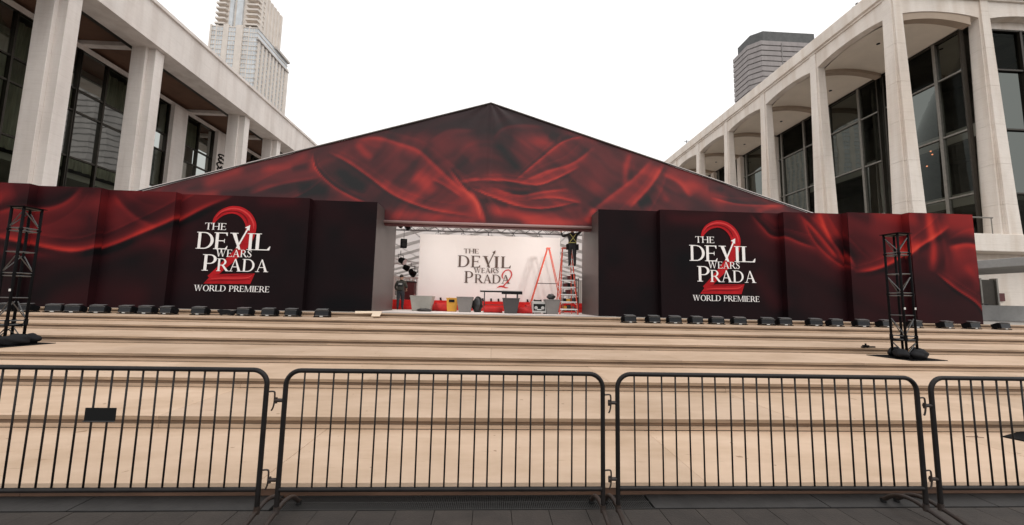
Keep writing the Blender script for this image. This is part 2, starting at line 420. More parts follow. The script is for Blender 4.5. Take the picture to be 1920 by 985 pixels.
# pilasters against the glass and cross beams over the porch
PO = (at_x(314, 330, -33.7).y-42.8, at_x(341, 330, -33.7).y-42.8)
for y in pairs:
    if not 20 < y < 35: partL(MB().box(-35.2, -33.7, y+PO[0], y+PO[1], PZ, 21.57 if y > 20 else 21.9), 'pilaster', M['stoneL'], bevel=.03)
    partL(MB().box(-34.6, -30.12, y+.35, y+.9, 21.95, 22.45), 'cross_beam', M['stoneL'])
for i in range(len(pairs)-1):
    partL(MB().box(-34.6, -30.12, pairs[i]+.92, pairs[i+1]+.33, 22.28, 22.5), 'soffit_panel', M['soffitL'])
partL(MB().box(-34.6, -30.12, YL0, pairs[0]+.33, 22.28, 22.5), 'soffit_panel', M['soffitL'])
partL(MB().box(-30.115, -29.77, YL0, YL1, 21.72, 21.755), 'soffit_trim', M['bronze'])
partL(MB().box(-34.62, -34.0, YL0, YL1, 21.58, 21.94), 'wall_head', M['stoneL'])
# (pilaster faces measured where they meet the porch wall)
# glazing
ZR = [PZ+.3, 4.9, 9.1, 12.6, 16.4, 18.2, 21.56]
for i in range(len(pairs)-1):
    ya, yb = pairs[i]+(PO[1]+.06 if not 20 < pairs[i] < 35 else .66), pairs[i+1]+(PO[0]-.06 if not 20 < pairs[i+1] < 35 else .60)
    n = max(2, round((yb-ya)/2.1)); w = (yb-ya)/n
    for a in range(n):
        for b_ in range(len(ZR)-1):
            if ZR[b_+1] < 6 and pairs[i] < 24: continue
            t = random.uniform(-.012, .012)
            z0, z1 = ZR[b_]+.07, ZR[b_+1]-.07; q0, q1 = ya+a*w+.07, ya+(a+1)*w-.07
            o = partL(MB().quad((-34.3+t, q0, z0), (-34.3-t, q1, z0), (-34.3-t, q1, z1), (-34.3+t, q0, z1)), 'pane', M['glassL'])
    for a in range(n+1):
        partL(MB().box(-34.42, -34.12, ya+a*w-.065, ya+a*w+.065, PZ, 21.57), 'mullion', M['bronze'])
    for zz in ZR: partL(MB().box(-34.40, -34.16, ya+.07, yb-.07, zz-.065, zz+.065), 'transom', M['bronze'])
# beaded curtain inside and the dim foyer
cu = MB(); y = 6.4; i = 0
while y < 80:
    cu.quad((-35.6 if i % 2 else -35.35, y, 12), (-35.35 if i % 2 else -35.6, y+.33, 12), (-35.35 if i % 2 else -35.6, y+.33, 21.6), (-35.6 if i % 2 else -35.35, y, 21.6)); y += .33; i += 1
stuff(partL(cu, 'bead_curtain', M['curtain']))
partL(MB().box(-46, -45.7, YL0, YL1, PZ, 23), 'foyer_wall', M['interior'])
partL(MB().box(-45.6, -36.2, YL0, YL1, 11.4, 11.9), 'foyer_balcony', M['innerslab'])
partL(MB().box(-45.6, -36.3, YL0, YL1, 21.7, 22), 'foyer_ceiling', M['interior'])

# --- right theatre: tapered columns, arches, cream vaulted soffit
thR = thing('theatre_building', 'pale stone theatre with tapered columns, shallow arches and cream vaulted soffit', 'theatre', (28, 40, PZ))
def partR(mb, name, mt, parent=None, **k):
    for i, v in enumerate(mb.v): mb.v[i] = (v[0]-28, v[1]-40, v[2]-PZ)
    return mb.build(name, mt, parent or thR, **k)
def tapered(cx, cy, z0=6.2, z1=24.455):
    """cruciform shaft tapering upwards, with recessed joints every few metres"""
    mb = MB(); zs = []
    z = z0
    while z < z1-.6: zs.append(z); z += 2.9
    zs.append(z1)
    def hw(z):
        t = (z-z0)/(z1-z0); return .76-.36*t**.8, .50-.20*t**.8
    for a in range(len(zs)-1):
        za, zb = zs[a], zs[a+1]-(.014 if a < len(zs)-2 else 0)
        (A0, B0), (A1, B1) = hw(za), hw(zb)
        for (p0, q0, p1, q1) in ((A0, B0, A1, B1), (B0+.0, A0, B1+.0, A1)):
            mb.frustum((cx-p0, cx+p0, cy-q0, cy+q0, za), (cx-p1, cx+p1, cy-q1, cy+q1, zb))
        d0 = (A0+B0)/2*.93; d1 = (A1+B1)/2*.93
        mb.frustum((cx-d0, cx+d0, cy-d0, cy+d0, za), (cx-d1, cx+d1, cy-d1, cy+d1, zb-.002 if a == len(zs)-2 else zb))
        if a < len(zs)-2: mb.frustum((cx-d0*.93, cx+d0*.93, cy-d0*.93, cy+d0*.93, zb), (cx-d1*.93, cx+d1*.93, cy-d1*.93, cy+d1*.93, zs[a+1]))
    return mb
CX0, CY0, SP = 28.75, 25.15, 6.62
ycols = [CY0+SP*i for i in range(9)]
xcols = [CX0+6.75*i for i in range(5)]
for y in ycols: partR(tapered(CX0, y), 'column', M['stoneR'])
for xx in xcols[1:]: partR(tapered(xx, CY0), 'column', M['stoneR'])
def arch_poly(a, b, zs, rise, ztop, n=16):
    pts = [(a, ztop), (a, zs)]
    for i in range(1, n):
        t = i/n; pts.append((a+(b-a)*t, zs+rise*(1-abs(2*t-1)**2.2)))
    pts += [(b, zs), (b, ztop)]
    return pts
for i in range(len(ycols)-1):
    partR(MB().prism(arch_poly(ycols[i]+.33, ycols[i+1]-.33, 23.05, .33, 24.45), 'x', 28.42, 29.1), 'arch', M['stoneR'])
for i in range(len(xcols)-1):
    partR(MB().prism(arch_poly(xcols[i]+.33, xcols[i+1]-.33, 23.10, .32, 24.45), 'y', 24.83, 25.5), 'arch', M['stoneR'])
YRe = ycols[-1]+.6
partR(MB().box(28.30, 29.3, 24.70, YRe, 24.46, 24.62), 'cornice', M['stoneR'])
partR(MB().box(29.31, 58, 24.70, 25.7, 24.46, 24.62), 'cornice', M['stoneR'])
partR(MB().box(28.12, 58, 24.52, YRe, 24.625, 25.66), 'parapet', M['stoneR'], bevel=.05)
# vaulted soffit bays and tan ribs
XG = 34.5
def vault(s, t): return 22.85 + .48*(1-abs(2*t-1)**2.2)*(1-s)**1.3 + .60*4*s*(1-s)*.55
for i in range(len(ycols)-1):
    a, b_ = ycols[i]+.28, ycols[i+1]-.28
    mb = MB(); ns, ntt = 8, 12; vsx = []
    for si in range(ns+1):
        for ti in range(ntt+1):
            s, t = si/ns, ti/ntt; vsx.append((29.05+(XG+.05-29.05)*s, a+(b_-a)*t, vault(s, t)))
    mb.add(vsx, [(p*(ntt+1)+q, (p+1)*(ntt+1)+q, (p+1)*(ntt+1)+q+1, p*(ntt+1)+q+1) for p in range(ns) for q in range(ntt)])
    so = partR(mb, 'soffit', M['soffitR'], smooth=True)
    for s, t in ((.38,.5),(.72,.5)):
        c = (29.05+(XG-29.05)*s, a+(b_-a)*t, vault(s, t)-.03)
        dm = MB().tube([c, (c[0], c[1], c[2]+.2)], .13, 14)
        for q, v in enumerate(dm.v): dm.v[q] = (v[0]-28, v[1]-40, v[2]-PZ)
        dm.build('downlight', M['dark'], so)
for y in ycols:
    mb = MB(); pts = []
    for si in range(13):
        s = si/12; pts.append((29.12+(XG-29.15)*s, 22.56+.60*4*s*(1-s)*.55))
    poly = pts + [(pts[-1][0], 23.6), (pts[0][0], 23.6)]
    partR(MB().prism(poly, 'y', y-.27, y+.27), 'rib', M['ribR'])
# glazing of the porch wall, with inner piers
ZG = [7.1, 10.2, 15.0, 19.6, 22.76]
for i in range(len(ycols)-1):
    ya, yb = ycols[i]+(.3 if i else .55), ycols[i+1]-.3
    sub = [ya, ya+(yb-ya)*.30, ya+(yb-ya)*.86, yb]
    if i >= 2:
        partR(MB().box(XG-.35, XG+.6, ycols[i]-.5, ycols[i]+.29, 6.2, 22.7), 'pier', M['stoneR'], bevel=.04)
    for a in range(3):
        for b_ in range(len(ZG)-1):
            t = random.uniform(-.014, .014)
            q0, q1, z0, z1 = sub[a]+.05, sub[a+1]-.05, ZG[b_]+.05, ZG[b_+1]-.05
            partR(MB().quad((XG+.2+t, q0, z0), (XG+.2-t, q1, z0), (XG+.2-t, q1, z1), (XG+.2+t, q0, z1)), 'pane', M['glassR'])
    for a, yy in enumerate(sub): partR(MB().box(XG+.02, XG+.34, yy-(.11 if a in (1,2) else .06), yy+(.11 if a in (1,2) else .06), 6.2, 22.76), 'mullion', M['mullR'] if a in (1,2) else M['bronze'])
    for zz in ZG[:-1]: partR(MB().box(XG+.05, XG+.30, sub[0]+.07, sub[-1]-.07, zz-.06, zz+.06), 'transom', M['mullR'])
    partR(MB().box(XG+.05, XG+.3, sub[0]+.07, sub[-1]-.07, 22.62, 22.79), 'transom', M['bronze'])
# street-facing glazing right of the corner pier
for i in range(1, len(xcols)-1):
    xa, xb = xcols[i]+.5, xcols[i+1]-.5
    sub = [xa, xa+.62, xa+(xb-xa)*.55, xb]
    for a in range(3):
        for b_ in range(len(ZG)-1):
            partR(MB().quad((sub[a]+.05, 25.6, ZG[b_]+.05), (sub[a+1]-.05, 25.6, ZG[b_]+.05), (sub[a+1]-.05, 25.6, ZG[b_+1]-.05), (sub[a]+.05, 25.6, ZG[b_+1]-.05)), 'pane', M['glassR'])
    for a, q in enumerate(sub): partR(MB().box(q-.09, q+.09, 25.42, 25.74, 6.2, 22.75), 'mullion', M['bronze'])
    for zz in ZG: partR(MB().box(sub[0]+.1, sub[-1]-.1, 25.45, 25.7, zz-.06, zz+.06), 'transom', M['bronze'])
    partR(MB().box(xa-.1, xb+.1, 25.45, 25.75, 22.8, 24.4), 'spandrel', M['stoneR'])
# dim interior: rear wall, galleries with pale fronts
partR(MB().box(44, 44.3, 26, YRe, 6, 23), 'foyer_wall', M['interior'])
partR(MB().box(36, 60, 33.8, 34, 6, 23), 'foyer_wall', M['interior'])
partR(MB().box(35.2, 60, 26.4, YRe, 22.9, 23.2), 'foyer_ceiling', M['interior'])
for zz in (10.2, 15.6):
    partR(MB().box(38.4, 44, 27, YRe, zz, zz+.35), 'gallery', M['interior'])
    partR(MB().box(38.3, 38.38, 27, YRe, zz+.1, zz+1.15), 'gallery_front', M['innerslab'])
# a few lit pendant lamps in the foyer
ml = bpy.data.materials.new('lit_pendant'); ml.use_nodes = True
_b = ml.node_tree.nodes['Principled BSDF']; _b.inputs['Emission Color'].default_value = (1,.28,.10,1); _b.inputs['Emission Strength'].default_value = 2.2
for (px, py) in ((1748,290),(1745,284),(1738,312),(1626,336)):
    v = at_x(px, py, 36.5); partR(MB().sphere(v, (.06,.06,.06), 8, 6), 'pendant_lamp', ml)
# terrace and base
partR(MB().box(27.6, 58, 24.3, YRe, 5.75, 6.95), 'terrace', M['stoneR'], bevel=.04)
partR(MB().box(30.6, 58, 25.6, YRe, PZ, 5.74), 'base_wall', M['stoneR'])
partR(MB().box(26.9, 31.5, 15.5, 40, 4.05, 4.5), 'canopy', M['grey'], bevel=.03)
partR(MB().box(32.6, 34.75, 25.3, 25.56, PZ, 3.9), 'door', M['bronze'])
for xx in (32.5, 33.65, 34.85): partR(MB().box(xx-.06, xx+.06, 25.22, 25.6, PZ, 4.0), 'door_post', M['mullR'])
partR(MB().box(35.1, 35.7, 25.5, 25.59, 2.45, 3.0), 'wall_plaque', M['maroon'])
partR(MB().tube([(27.7, 24.35, 8.05), (33.8, 24.35, 8.05)], .05), 'terrace_rail', M['mullR'])
for xx in (28.0, 30.0, 32.0, 33.7): partR(MB().tube([(xx, 24.35, 6.95), (xx, 24.35, 8.05)], .03), 'rail_post', M['mullR'])

# --- curled ornament seen between the far piers
om = MB()
for q, (dz, rr) in enumerate(((0,.28),(.54,.32),(1.08,.27),(1.58,.22))):
    om.tube([(rr*math.cos(a)*(1 if q % 2 else .7), .2*math.sin(2*a), 14.7+dz+rr*math.sin(a)) for a in np.linspace(.3, 5.8, 20)], .085, 8)
om.tube([(0,0,PZ), (0,0,14)], .12)
orn = om.build('sculpture', M['bronze'], smooth=True); c = at_x(414, 305, -30.9); orn.location = (-30.9, c.y, c.z-15.6)
for v in orn.data.vertices:
    if v.co.z < 5: v.co.z = PZ-(c.z-15.6)
tag(orn, 'dark curled metal sculpture on a pole between stone piers of the brown-soffit theatre', 'sculpture')

# ================================================================== TOWERS
tA = thing('apartment_tower', 'tall buff apartment tower with stacked bay windows rising behind the theatre fascia', 'tower', (-175, 269, 0))
def partT(root, mb, name, mt):
    l = root.location
    for i, v in enumerate(mb.v): mb.v[i] = (v[0]-l.x, v[1]-l.y, v[2]-l.z)
    return mb.build(name, mt, root)
FH = 3.15; ZT = 180.0
partT(tA, MB().box(-190.2, -160.3, 250.3, 287.7, 0, ZT), 'core', M['towerAglass'])
sp = MB(); nfl = int((ZT-45)/FH)
for k in range(nfl+1):
    z = ZT-k*FH
    sp.box(-190.5, -160.0, 250.0, 288.0, z-.5, z)
partT(tA, sp, 'spandrel', M['towerA'])
# street face: masonry piers between projecting bay stacks
pr = MB()
for (a, b_, d) in ((-190.7,-189.6,.6),(-187.0,-185.7,.4),(-181.8,-178.2,1.2),(-173.6,-169.3,1.2),(-165.9,-164.9,.4)):
    pr.box(a, b_, 250.3-d, 251, 40, ZT+.6)
for q in range(9):   # right flank piers
    yy = 251.2+q*4.2; pr.box(-160.6, -159.55, yy, yy+1.9, 40, ZT-8+.0)
pr.box(-161.2, -159.4, 286.2, 288.4, 40, ZT-6)
partT(tA, pr, 'pier', M['towerA'])
bw = MB(); bs = MB()
for (a, b_) in ((-185.5,-182.0),(-178.0,-173.8),(-164.6,-160.4)):
    bw.box(a, b_, 249.2, 250.4, 40, ZT-1)
    for k in range(nfl+1): bs.box(a-.1, b_+.1, 249.0, 250.4, ZT-1-k*FH-.45, ZT-1-k*FH)
partT(tA, bw, 'bay_window', M['towerAglass']); stuff(partT(tA, bs, 'bay_spandrel', M['towerA']))
mu_ = MB()
for a in (-188.5, -184.4, -183.2, -176.6, -175.2, -168, -167, -163.2, -161.8): mu_.box(a-.12, a+.12, 249.05 if not -169 < a < -166 and a > -187 else 250.1, 250.35, 40, ZT-1.2)
partT(tA, mu_, 'window_mullion', M['towerA'])
up = MB(); up.box(-188.6, -162.0, 253.5, 280, ZT, ZT+30)
for k in range(8):
    up.box(-188.9, -182.5, 250.6, 254, ZT+2+k*3.6, ZT+3.2+k*3.6); up.box(-169.5, -161.6, 250.6, 258, ZT+2+k*3.6, ZT+3.2+k*3.6)
for q in range(7): up.box(-162.3, -161.5, 254.2+q*3.8, 256.0+q*3.8, ZT, ZT+30)
partT(tA, up, 'crown', M['towerA'])
ug = MB(); ug.box(-181, -178.6, 252.2, 253.6, ZT-2, ZT+30); ug.box(-176.5, -172.5, 252.2, 253.6, ZT-2, ZT+30)
partT(tA, ug, 'crown_window', M['towerAglass'])
led = MB(); led.box(-160.9, -158.9, 250, 288.6, ZT-8.4, ZT-7.6); led.box(-160.9, -158.9, 270, 288.6, ZT-1, ZT+.6)
partT(tA, led, 'ledge', M['towerAdark'])

tB = thing('office_tower', 'grey banded office tower with chamfered corner and dark plant room on top', 'tower', (204, 262, 0))
ZB = 190.0
def octo(o, ch=6): return [(180+ch-o,250-o),(235+o,250-o),(235+o,272+o),(180-o,272+o),(180-o,250+ch-o*.4)]
partT(tB, MB().prism(octo(0), 'z', 0, ZB), 'core', M['towerBband'])
bd = MB(); k = 0
while ZB-k*3.9 > 60:
    z = ZB-k*3.9; bd.prism(octo(.5), 'z', z-3.05, z); k += 1
partT(tB, bd, 'band', M['towerB'])
partT(tB, MB().prism([(188,250.6),(226,250.6),(226,270),(182,270),(182,256)], 'z', ZB, ZB+8), 'plant_room', M['towerBtop'])
partT(tB, MB().box(200.2, 200.7, 249.2, 250, 60, ZB-1), 'vertical_rail', M['towerBband'])
pp = MB(); pp.tube([(204,249,160),(207,248.6,163.5),(216,248.6,164),(218,249,161)], .8, 8)
partT(tB, pp, 'duct', M['badge'])

# ================================================================== PRINTED TENT
def catmull(P, n=10):
    P = [np.array(p, float) for p in P]
    if len(P) == 2: return np.array([P[0]+(P[1]-P[0])*t for t in np.linspace(0, 1, n)])
    Q = [2*P[0]-P[1]]+P+[2*P[-1]-P[-2]]; out = []
    for i in range(1, len(Q)-2):
        for t in np.linspace(0, 1, n, endpoint=False):
            a, b, c, d = Q[i-1], Q[i], Q[i+1], Q[i+2]
            out.append(.5*((2*b)+(-a+c)*t+(2*a-5*b+4*c-d)*t*t+(-a+3*b-3*c+d)*t**3))
    out.append(Q[-2]); return np.array(out)
def strokes_field(pts, strokes):
    """pts Nx2 (X,Z); strokes: (polyline, width, amplitude, skew) -> summed silk-fold intensity"""
    f = np.zeros(len(pts))
    for P, w, amp, sk_ in strokes:
        C = catmull(P); n = len(C)
        lo = C.min(0)-w*11; hi = C.max(0)+w*11
        idx = np.where(((pts > lo) & (pts < hi)).all(1))[0]
        if not len(idx): continue
        p = pts[idx]; best = np.full(len(p), 1e9); sgn = np.zeros(len(p)); par = np.zeros(len(p))
        for i in range(n-1):
            a, b = C[i], C[i+1]; d = b-a; L2 = d@d+1e-9
            t = np.clip(((p-a)@d)/L2, 0, 1); q = p-(a+t[:,None]*d); D = np.sqrt((q*q).sum(1))
            mk = D < best; best[mk] = D[mk]; par[mk] = (i+t[mk])/(n-1)
            sgn[mk] = np.sign(d[0]*q[mk,1]-d[1]*q[mk,0])
        fade = np.clip(np.minimum(par, 1-par)/.18, 0, 1)**.7
        if sk_ and amp > 0:      # satin fold: crisp lit edge, long soft roll-off on one side, shadow just past the edge
            soft = sgn*sk_ > 0
            prof = np.where(soft, .62*np.exp(-best/(w*2.6))+.38*np.exp(-(best/(w*.7))**2), np.exp(-(best/(w*.42))**2)-.22*np.exp(-((best-w*1.3)/(w*.9))**2)*(best > w*.5))
        else: prof = np.exp(-(best/(w*1.3))**2)
        f[idx] += amp*prof*fade
    return f
def vnoise(pts, s, seed):
    r = np.random.default_rng(seed); G = r.random((64, 64))
    q = pts*s; i = np.floor(q).astype(int); u = q-i; u = u*u*(3-2*u)
    g = lambda a, b: G[a % 64, b % 64]
    return (g(i[:,0],i[:,1])*(1-u[:,0])+g(i[:,0]+1,i[:,1])*u[:,0])*(1-u[:,1])+(g(i[:,0],i[:,1]+1)*(1-u[:,0])+g(i[:,0]+1,i[:,1]+1)*u[:,0])*u[:,1]
RT = np.array([-.5, 0, .25, .5, .75, 1.05, 1.5])
RC = np.array([(.004,.004,.005),(.0055,.005,.006),(.036,.007,.009),(.112,.012,.014),(.26,.018,.017),(.46,.034,.024),(.58,.065,.04)])
def ramp_col(t): return np.stack([np.interp(t, RT, RC[:,i]) for i in range(3)], 1)
def px_strokes(L, Y, ox, oy, sc, ws=1.0, folds=False):
    """strokes measured in an enlarged crop (origin ox,oy; scale sc) -> metres on the plane y=Y"""
    out = []
    for P, w, amp, s in L:
        Q = []
        for (x, y) in P:
            v = at_y(ox+x/sc, oy+y/sc, Y); Q.append((v.x, v.z))
        Q = np.array(Q); w_ = w/sc*Y/FPX*ws
        out.append((Q, w_, amp, s))
        if folds and amp > 0 and w < 40:      # finer creases running beside the main fold
            d = np.gradient(Q, axis=0); n_ = np.stack([-d[:,1], d[:,0]], 1); n_ /= np.linalg.norm(n_, axis=1)[:,None]+1e-9
            tt = np.linspace(-1, 1, len(Q))[:,None]
            for k, am in ((3.4,.20),):
                out.append((Q+n_*w_*k*(1+.5*tt)+.03*np.sin(3*tt+k), w_*.5, amp*am, s))
    return out
GY = 17.0
G1 = [([(950,330),(965,420),(1060,520),(1180,590),(1260,620)],13,.62,-1),([(1040,325),(1150,380),(1280,470),(1400,560),(1500,610),(1650,660),(1900,700)],16,.60,1),
 ([(1180,260),(1320,245),(1450,280),(1560,320),(1650,400),(1780,520),(1880,580)],26,.42,-1),([(1530,450),(1600,500),(1650,580)],55,.42,0),([(1640,480),(1720,520),(1820,590)],16,.35,1),
 ([(1735,420),(1820,530),(1900,620),(1925,720)],18,.6,-1),([(1200,270),(1250,330),(1300,370)],26,.35,0),([(580,570),(760,510),(1000,470)],30,.36,1),([(300,520),(420,470),(560,420)],40,.32,0),
 ([(640,430),(800,400),(940,330)],34,.32,0),([(700,640),(900,560),(1010,480)],14,.22,1),([(150,560),(300,580),(420,570)],26,.3,0),([(1350,500),(1450,560),(1600,600)],34,.28,0),
 ([(1350,690),(1600,700),(1900,730)],40,.36,0),([(1620,280),(1740,205),(1900,205)],40,.22,-1),([(1640,300),(1800,290),(1920,290)],50,.18,0),([(1800,500),(1920,480)],12,.4,0),([(1850,530),(1925,535)],14,-.2,0),
 ([(1050,560),(950,540),(860,560)],50,-.30,0),([(1080,430),(1180,500),(1260,560)],34,-.30,0),([(1450,340),(1560,400)],40,-.16,0),([(1850,360),(1780,420)],50,-.16,0),([(820,420),(930,410)],26,-.2,0)]
G2 = [([(140,250),(200,190),(320,172),(440,182)],28,.24,-1),([(240,250),(400,260),(450,220)],60,.22,0),([(265,495),(400,380),(540,270),(660,235)],14,.50,-1),([(290,510),(450,440),(560,410),(640,370),(725,300)],22,.46,-1),
 ([(0,488),(200,490),(380,515),(500,480),(640,410)],15,.62,1),([(0,530),(150,590),(300,640),(450,650),(640,612)],14,.58,1),([(120,530),(280,580),(420,560),(580,540)],18,.42,-1),([(340,600),(500,590),(650,622)],16,.5,1),
 ([(0,545),(60,640),(90,745)],32,.62,-1),([(90,660),(300,700),(620,730)],34,.42,0),([(935,330),(910,420),(905,530)],20,.38,0),([(1060,375),(960,480),(830,580),(690,690)],32,.44,1),([(1130,395),(1050,520),(930,650)],30,.62,-1),
 ([(1120,450),(1220,500),(1290,590)],42,.46,1),([(1080,500),(1120,560),(1160,620)],24,.26,0),([(1400,590),(1560,630),(1830,640)],16,.4,-1),([(1650,680),(1760,640),(1850,630)],20,.3,0),([(680,740),(730,650)],30,.5,0),([(300,745),(500,745),(700,735)],26,.35,0),
 ([(500,190),(640,240),(760,270)],24,.25,0),([(760,330),(760,460),(700,560)],60,.10,0),([(1250,500),(1380,560),(1500,620)],40,.25,0),
 ([(150,260),(230,360),(290,440)],36,-.30,0),([(460,230),(520,250)],30,-.22,0),([(60,600),(160,620),(230,640)],18,-.3,0),([(980,640),(1060,600)],34,-.42,0),([(240,560),(350,570)],14,-.22,0),([(1480,550),(1380,540)],26,-.18,0)]
GS = px_strokes(G1, GY, 280, 180, 3.097, .74, True)+px_strokes(G2, GY, 880, 180, 3.097, .74, True)
TX, TZ, TS = -.29, 10.70, .3135
HB = 5.06
def gable_color(pts):
    top = np.clip((pts[:,1]-9.05+.05*abs(pts[:,0]+.3))/.5, 0, 1)
    base = .33+.24*(vnoise(pts, .45, 3)-.5)+.14*(vnoise(pts, 1.3, 4)-.5)
    # broad satin folds fanning out from the gathered middle, running under the drawn creases
    xr = pts[:,0]-TX; sd2 = np.tanh(xr/1.2)
    u = -xr*sd2*math.sin(.55)*-1+pts[:,1]*math.cos(.55)+1.3*vnoise(pts, .38, 21)+.35*vnoise(pts, 1.1, 22)
    v2 = xr*sd2*.8-pts[:,1]*.5+1.6*vnoise(pts, .3, 23)
    fold = .15*np.sin(3.4*u+1.2*np.sin(.9*v2))+.09*np.sin(7.3*u+2.2*np.sin(.6*v2+1))+.05*np.sin(15*u+3*np.sin(.7*v2))
    t = (base+fold*.42)*(1-.62*top)+.97*strokes_field(pts, GS)
    c = ramp_col(t)
    return c*(1+.06*(vnoise(pts, 5, 8)-.5)[:,None])+.006
def color_attr(me, cols):
    a = me.color_attributes.new('print', 'FLOAT_COLOR', 'POINT')
    buf = np.ones((len(me.vertices), 4)); buf[:,:3] = cols; a.data.foreach_set('color', buf.ravel())

tent = thing('event_tent', 'wide gabled event tent printed with dark red silk folds', 'tent', (TX, GY, PZ))
nx, nz_ = 430, 84; XA, XB = TX-15.6, TX+15.6
vs_ = []; P2 = []
for i in range(nx+1):
    x = XA+(XB-XA)*i/nx; zr = TZ-TS*abs(x-TX)
    for j in range(nz_+1):
        z = HB+(zr-HB)*j/nz_
        d = abs(x-TX)
        wr = .028*math.exp(-((TZ-z)/1.3)**2)*math.exp(-(d/1.4)**2)*math.sin(11*math.atan2(x-TX, TZ-z+.15))  # tension wrinkles at the apex
        wr += .018*math.exp(-(d/.05)**2)
        wr += .010*math.sin(x*2.1+z*.7)
        vs_.append((x-TX, -wr, z-PZ)); P2.append((x, z))
fs = [(i*(nz_+1)+j, (i+1)*(nz_+1)+j, (i+1)*(nz_+1)+j+1, i*(nz_+1)+j+1) for i in range(nx) for j in range(nz_)]
me = bpy.data.meshes.new('gable'); me.from_pydata(vs_, [], fs); me.materials.append(M['printg'])
color_attr(me, gable_color(np.array(P2)))
link('gable', me, tent, smooth=True)
def T(mb):
    for i, v in enumerate(mb.v): mb.v[i] = (v[0]-TX, v[1]-GY, v[2]-PZ)
    return mb
bk = MB().prism([(XA, HB+.02), (XB, HB+.02), (XB, TZ-TS*15.6-.01), (TX, TZ-.02), (XA, TZ-TS*15.6-.01)], 'y', GY+.05, GY+.10)
T(bk).build('gable_backing', M['whitewall'], tent)
TD = 82.0
zE = TZ-TS*15.6
for s in (-1, 1):
    rf = MB(); ny = 13
    for k in range(ny):
        ya, yb = GY-.06+(TD-GY)*k/ny, GY-.06+(TD-GY)*(k+1)/ny
        rf.quad((TX, ya, TZ+.03), (TX+s*15.75, ya, zE+.03), (TX+s*15.75, yb, zE+.03), (TX, yb, TZ+.03))
    T(rf).build('roof_sheet', M['roof'], tent)
    ed = MB(); a, b_ = Vector((TX, GY-.03, TZ-.0)), Vector((TX+s*15.7, GY-.03, zE-.0)); ed.tube([a, b_], .028, 6)
    T(ed).build('gable_edge', M['blacklite'], tent)
for k in range(13):
    yy = GY+.35+k*5.0
    for s in (-1, 1):
        rb = MB(); a, b_ = (TX, TZ-.22), (TX+s*15.6, zE-.22)
        rb.prism([(a[0], a[1]-.12), (b_[0], b_[1]-.12), (b_[0], b_[1]+.2), (a[0], a[1]+.2)], 'y', yy-.09, yy+.09); T(rb).build('rafter', M['alu'], tent)
        T(MB().box(TX+s*15.5-.1, TX+s*15.5+.1, yy-.1, yy+.1, PZ, zE-.2)).build('tent_post', M['alu'], tent)
for q in np.linspace(-1, 1, 13):
    xx = TX+q*14.9; zz = TZ-TS*abs(xx-TX)-.10
    T(MB().tube([(xx, GY+.4, zz), (xx, TD-4, zz)], .045, 6)).build('purlin', M['alu'], tent)
T(MB().tube([(-5.3, GY-.06, HB), (4.9, GY-.06, HB)], .065, 10)).build('header_bar', M['alubar'], tent, smooth=True)
T(MB().box(-5.3, 4.9, GY+.0, GY+.35, HB-.12, HB-.02)).build('header_beam', M['maroon'], tent)
for s in (-1, 1):
    T(MB().quad((TX+s*15.72, GY+.5, PZ), (TX+s*15.72, TD-.1, PZ), (TX+s*15.72, TD-.1, zE), (TX+s*15.72, GY+.5, zE))).build('side_sheet', M['roof'], tent)
T(MB().add([(TX-15.7, TD-.12, PZ), (TX+15.7, TD-.12, PZ), (TX+15.7, TD-.12, zE), (TX, TD-.12, TZ), (TX-15.7, TD-.12, zE)], [(0,1,2,3,4)])).build('end_sheet', M['roof'], tent)
# roof bracing cables of the first bays
for k in range(3):
    for s in (-1, 1):
        y0_, y1_ = GY+.5+k*5, GY+5.3+k*5
        T(MB().tube([(TX+s*.5, y0_, TZ-.5), (TX+s*6.5, y1_, TZ-TS*6.5-.35)], .018, 5)).build('bracing_cable', M['blacklite'], tent)
        T(MB().tube([(TX+s*6.5, y0_, TZ-TS*6.5-.35), (TX+s*.5, y1_, TZ-.5)], .018, 5)).build('bracing_cable', M['blacklite'], tent)

# ------------------------------------------------------------------ serif lettering (flat print)
def rect(x0, y0, x1, y1): return [(x0,y0),(x1,y0),(x1,y1),(x0,y1)]
def bar(a, b, wa, wb=None):   # horizontal-cut diagonal stroke
    wb = wb or wa
    return [(a[0]-wa/2,a[1]),(a[0]+wa/2,a[1]),(b[0]+wb/2,b[1]),(b[0]-wb/2,b[1])]
def ribbon(P, W, n=8):
    C = catmull(P, n); w = np.interp(np.linspace(0, 1, len(C)), np.linspace(0, 1, len(W)), W); out = []; L_ = []; R_ = []
    for i in range(len(C)):
        t = C[min(i+1,len(C)-1)]-C[max(i-1,0)]; t = t/(np.linalg.norm(t)+1e-9); n_ = np.array((-t[1], t[0]))
        L_.append(C[i]+n_*w[i]/2); R_.append(C[i]-n_*w[i]/2)
    for i in range(len(C)-1): out.append([tuple(L_[i]), tuple(R_[i]), tuple(R_[i+1]), tuple(L_[i+1])])
    return out
def band(cx, cy, ro, ri, icx, a0, a1, n=16):
    out = []
    for i in range(n):
        u, v = a0+(a1-a0)*i/n, a0+(a1-a0)*(i+1)/n
        out.append([(cx+ro[0]*math.cos(u), cy+ro[1]*math.sin(u)), (cx+ro[0]*math.cos(v), cy+ro[1]*math.sin(v)), (icx+ri[0]*math.cos(v), cy+ri[1]*math.sin(v)), (icx+ri[0]*math.cos(u), cy+ri[1]*math.sin(u))])
    return out
SW, TH, SH, SE = .15, .06, .04, .085
def stem(x, y0=0, y1=1, w=SW, s0=True, s1=True):
    o = [rect(x-w/2, y0, x+w/2, y1)]
    if s0: o.append(rect(x-w/2-SE, y0, x+w/2+SE, y0+SH))
    if s1: o.append(rect(x-w/2-SE, y1-SH, x+w/2+SE, y1))
    return o
hp = math.pi/2
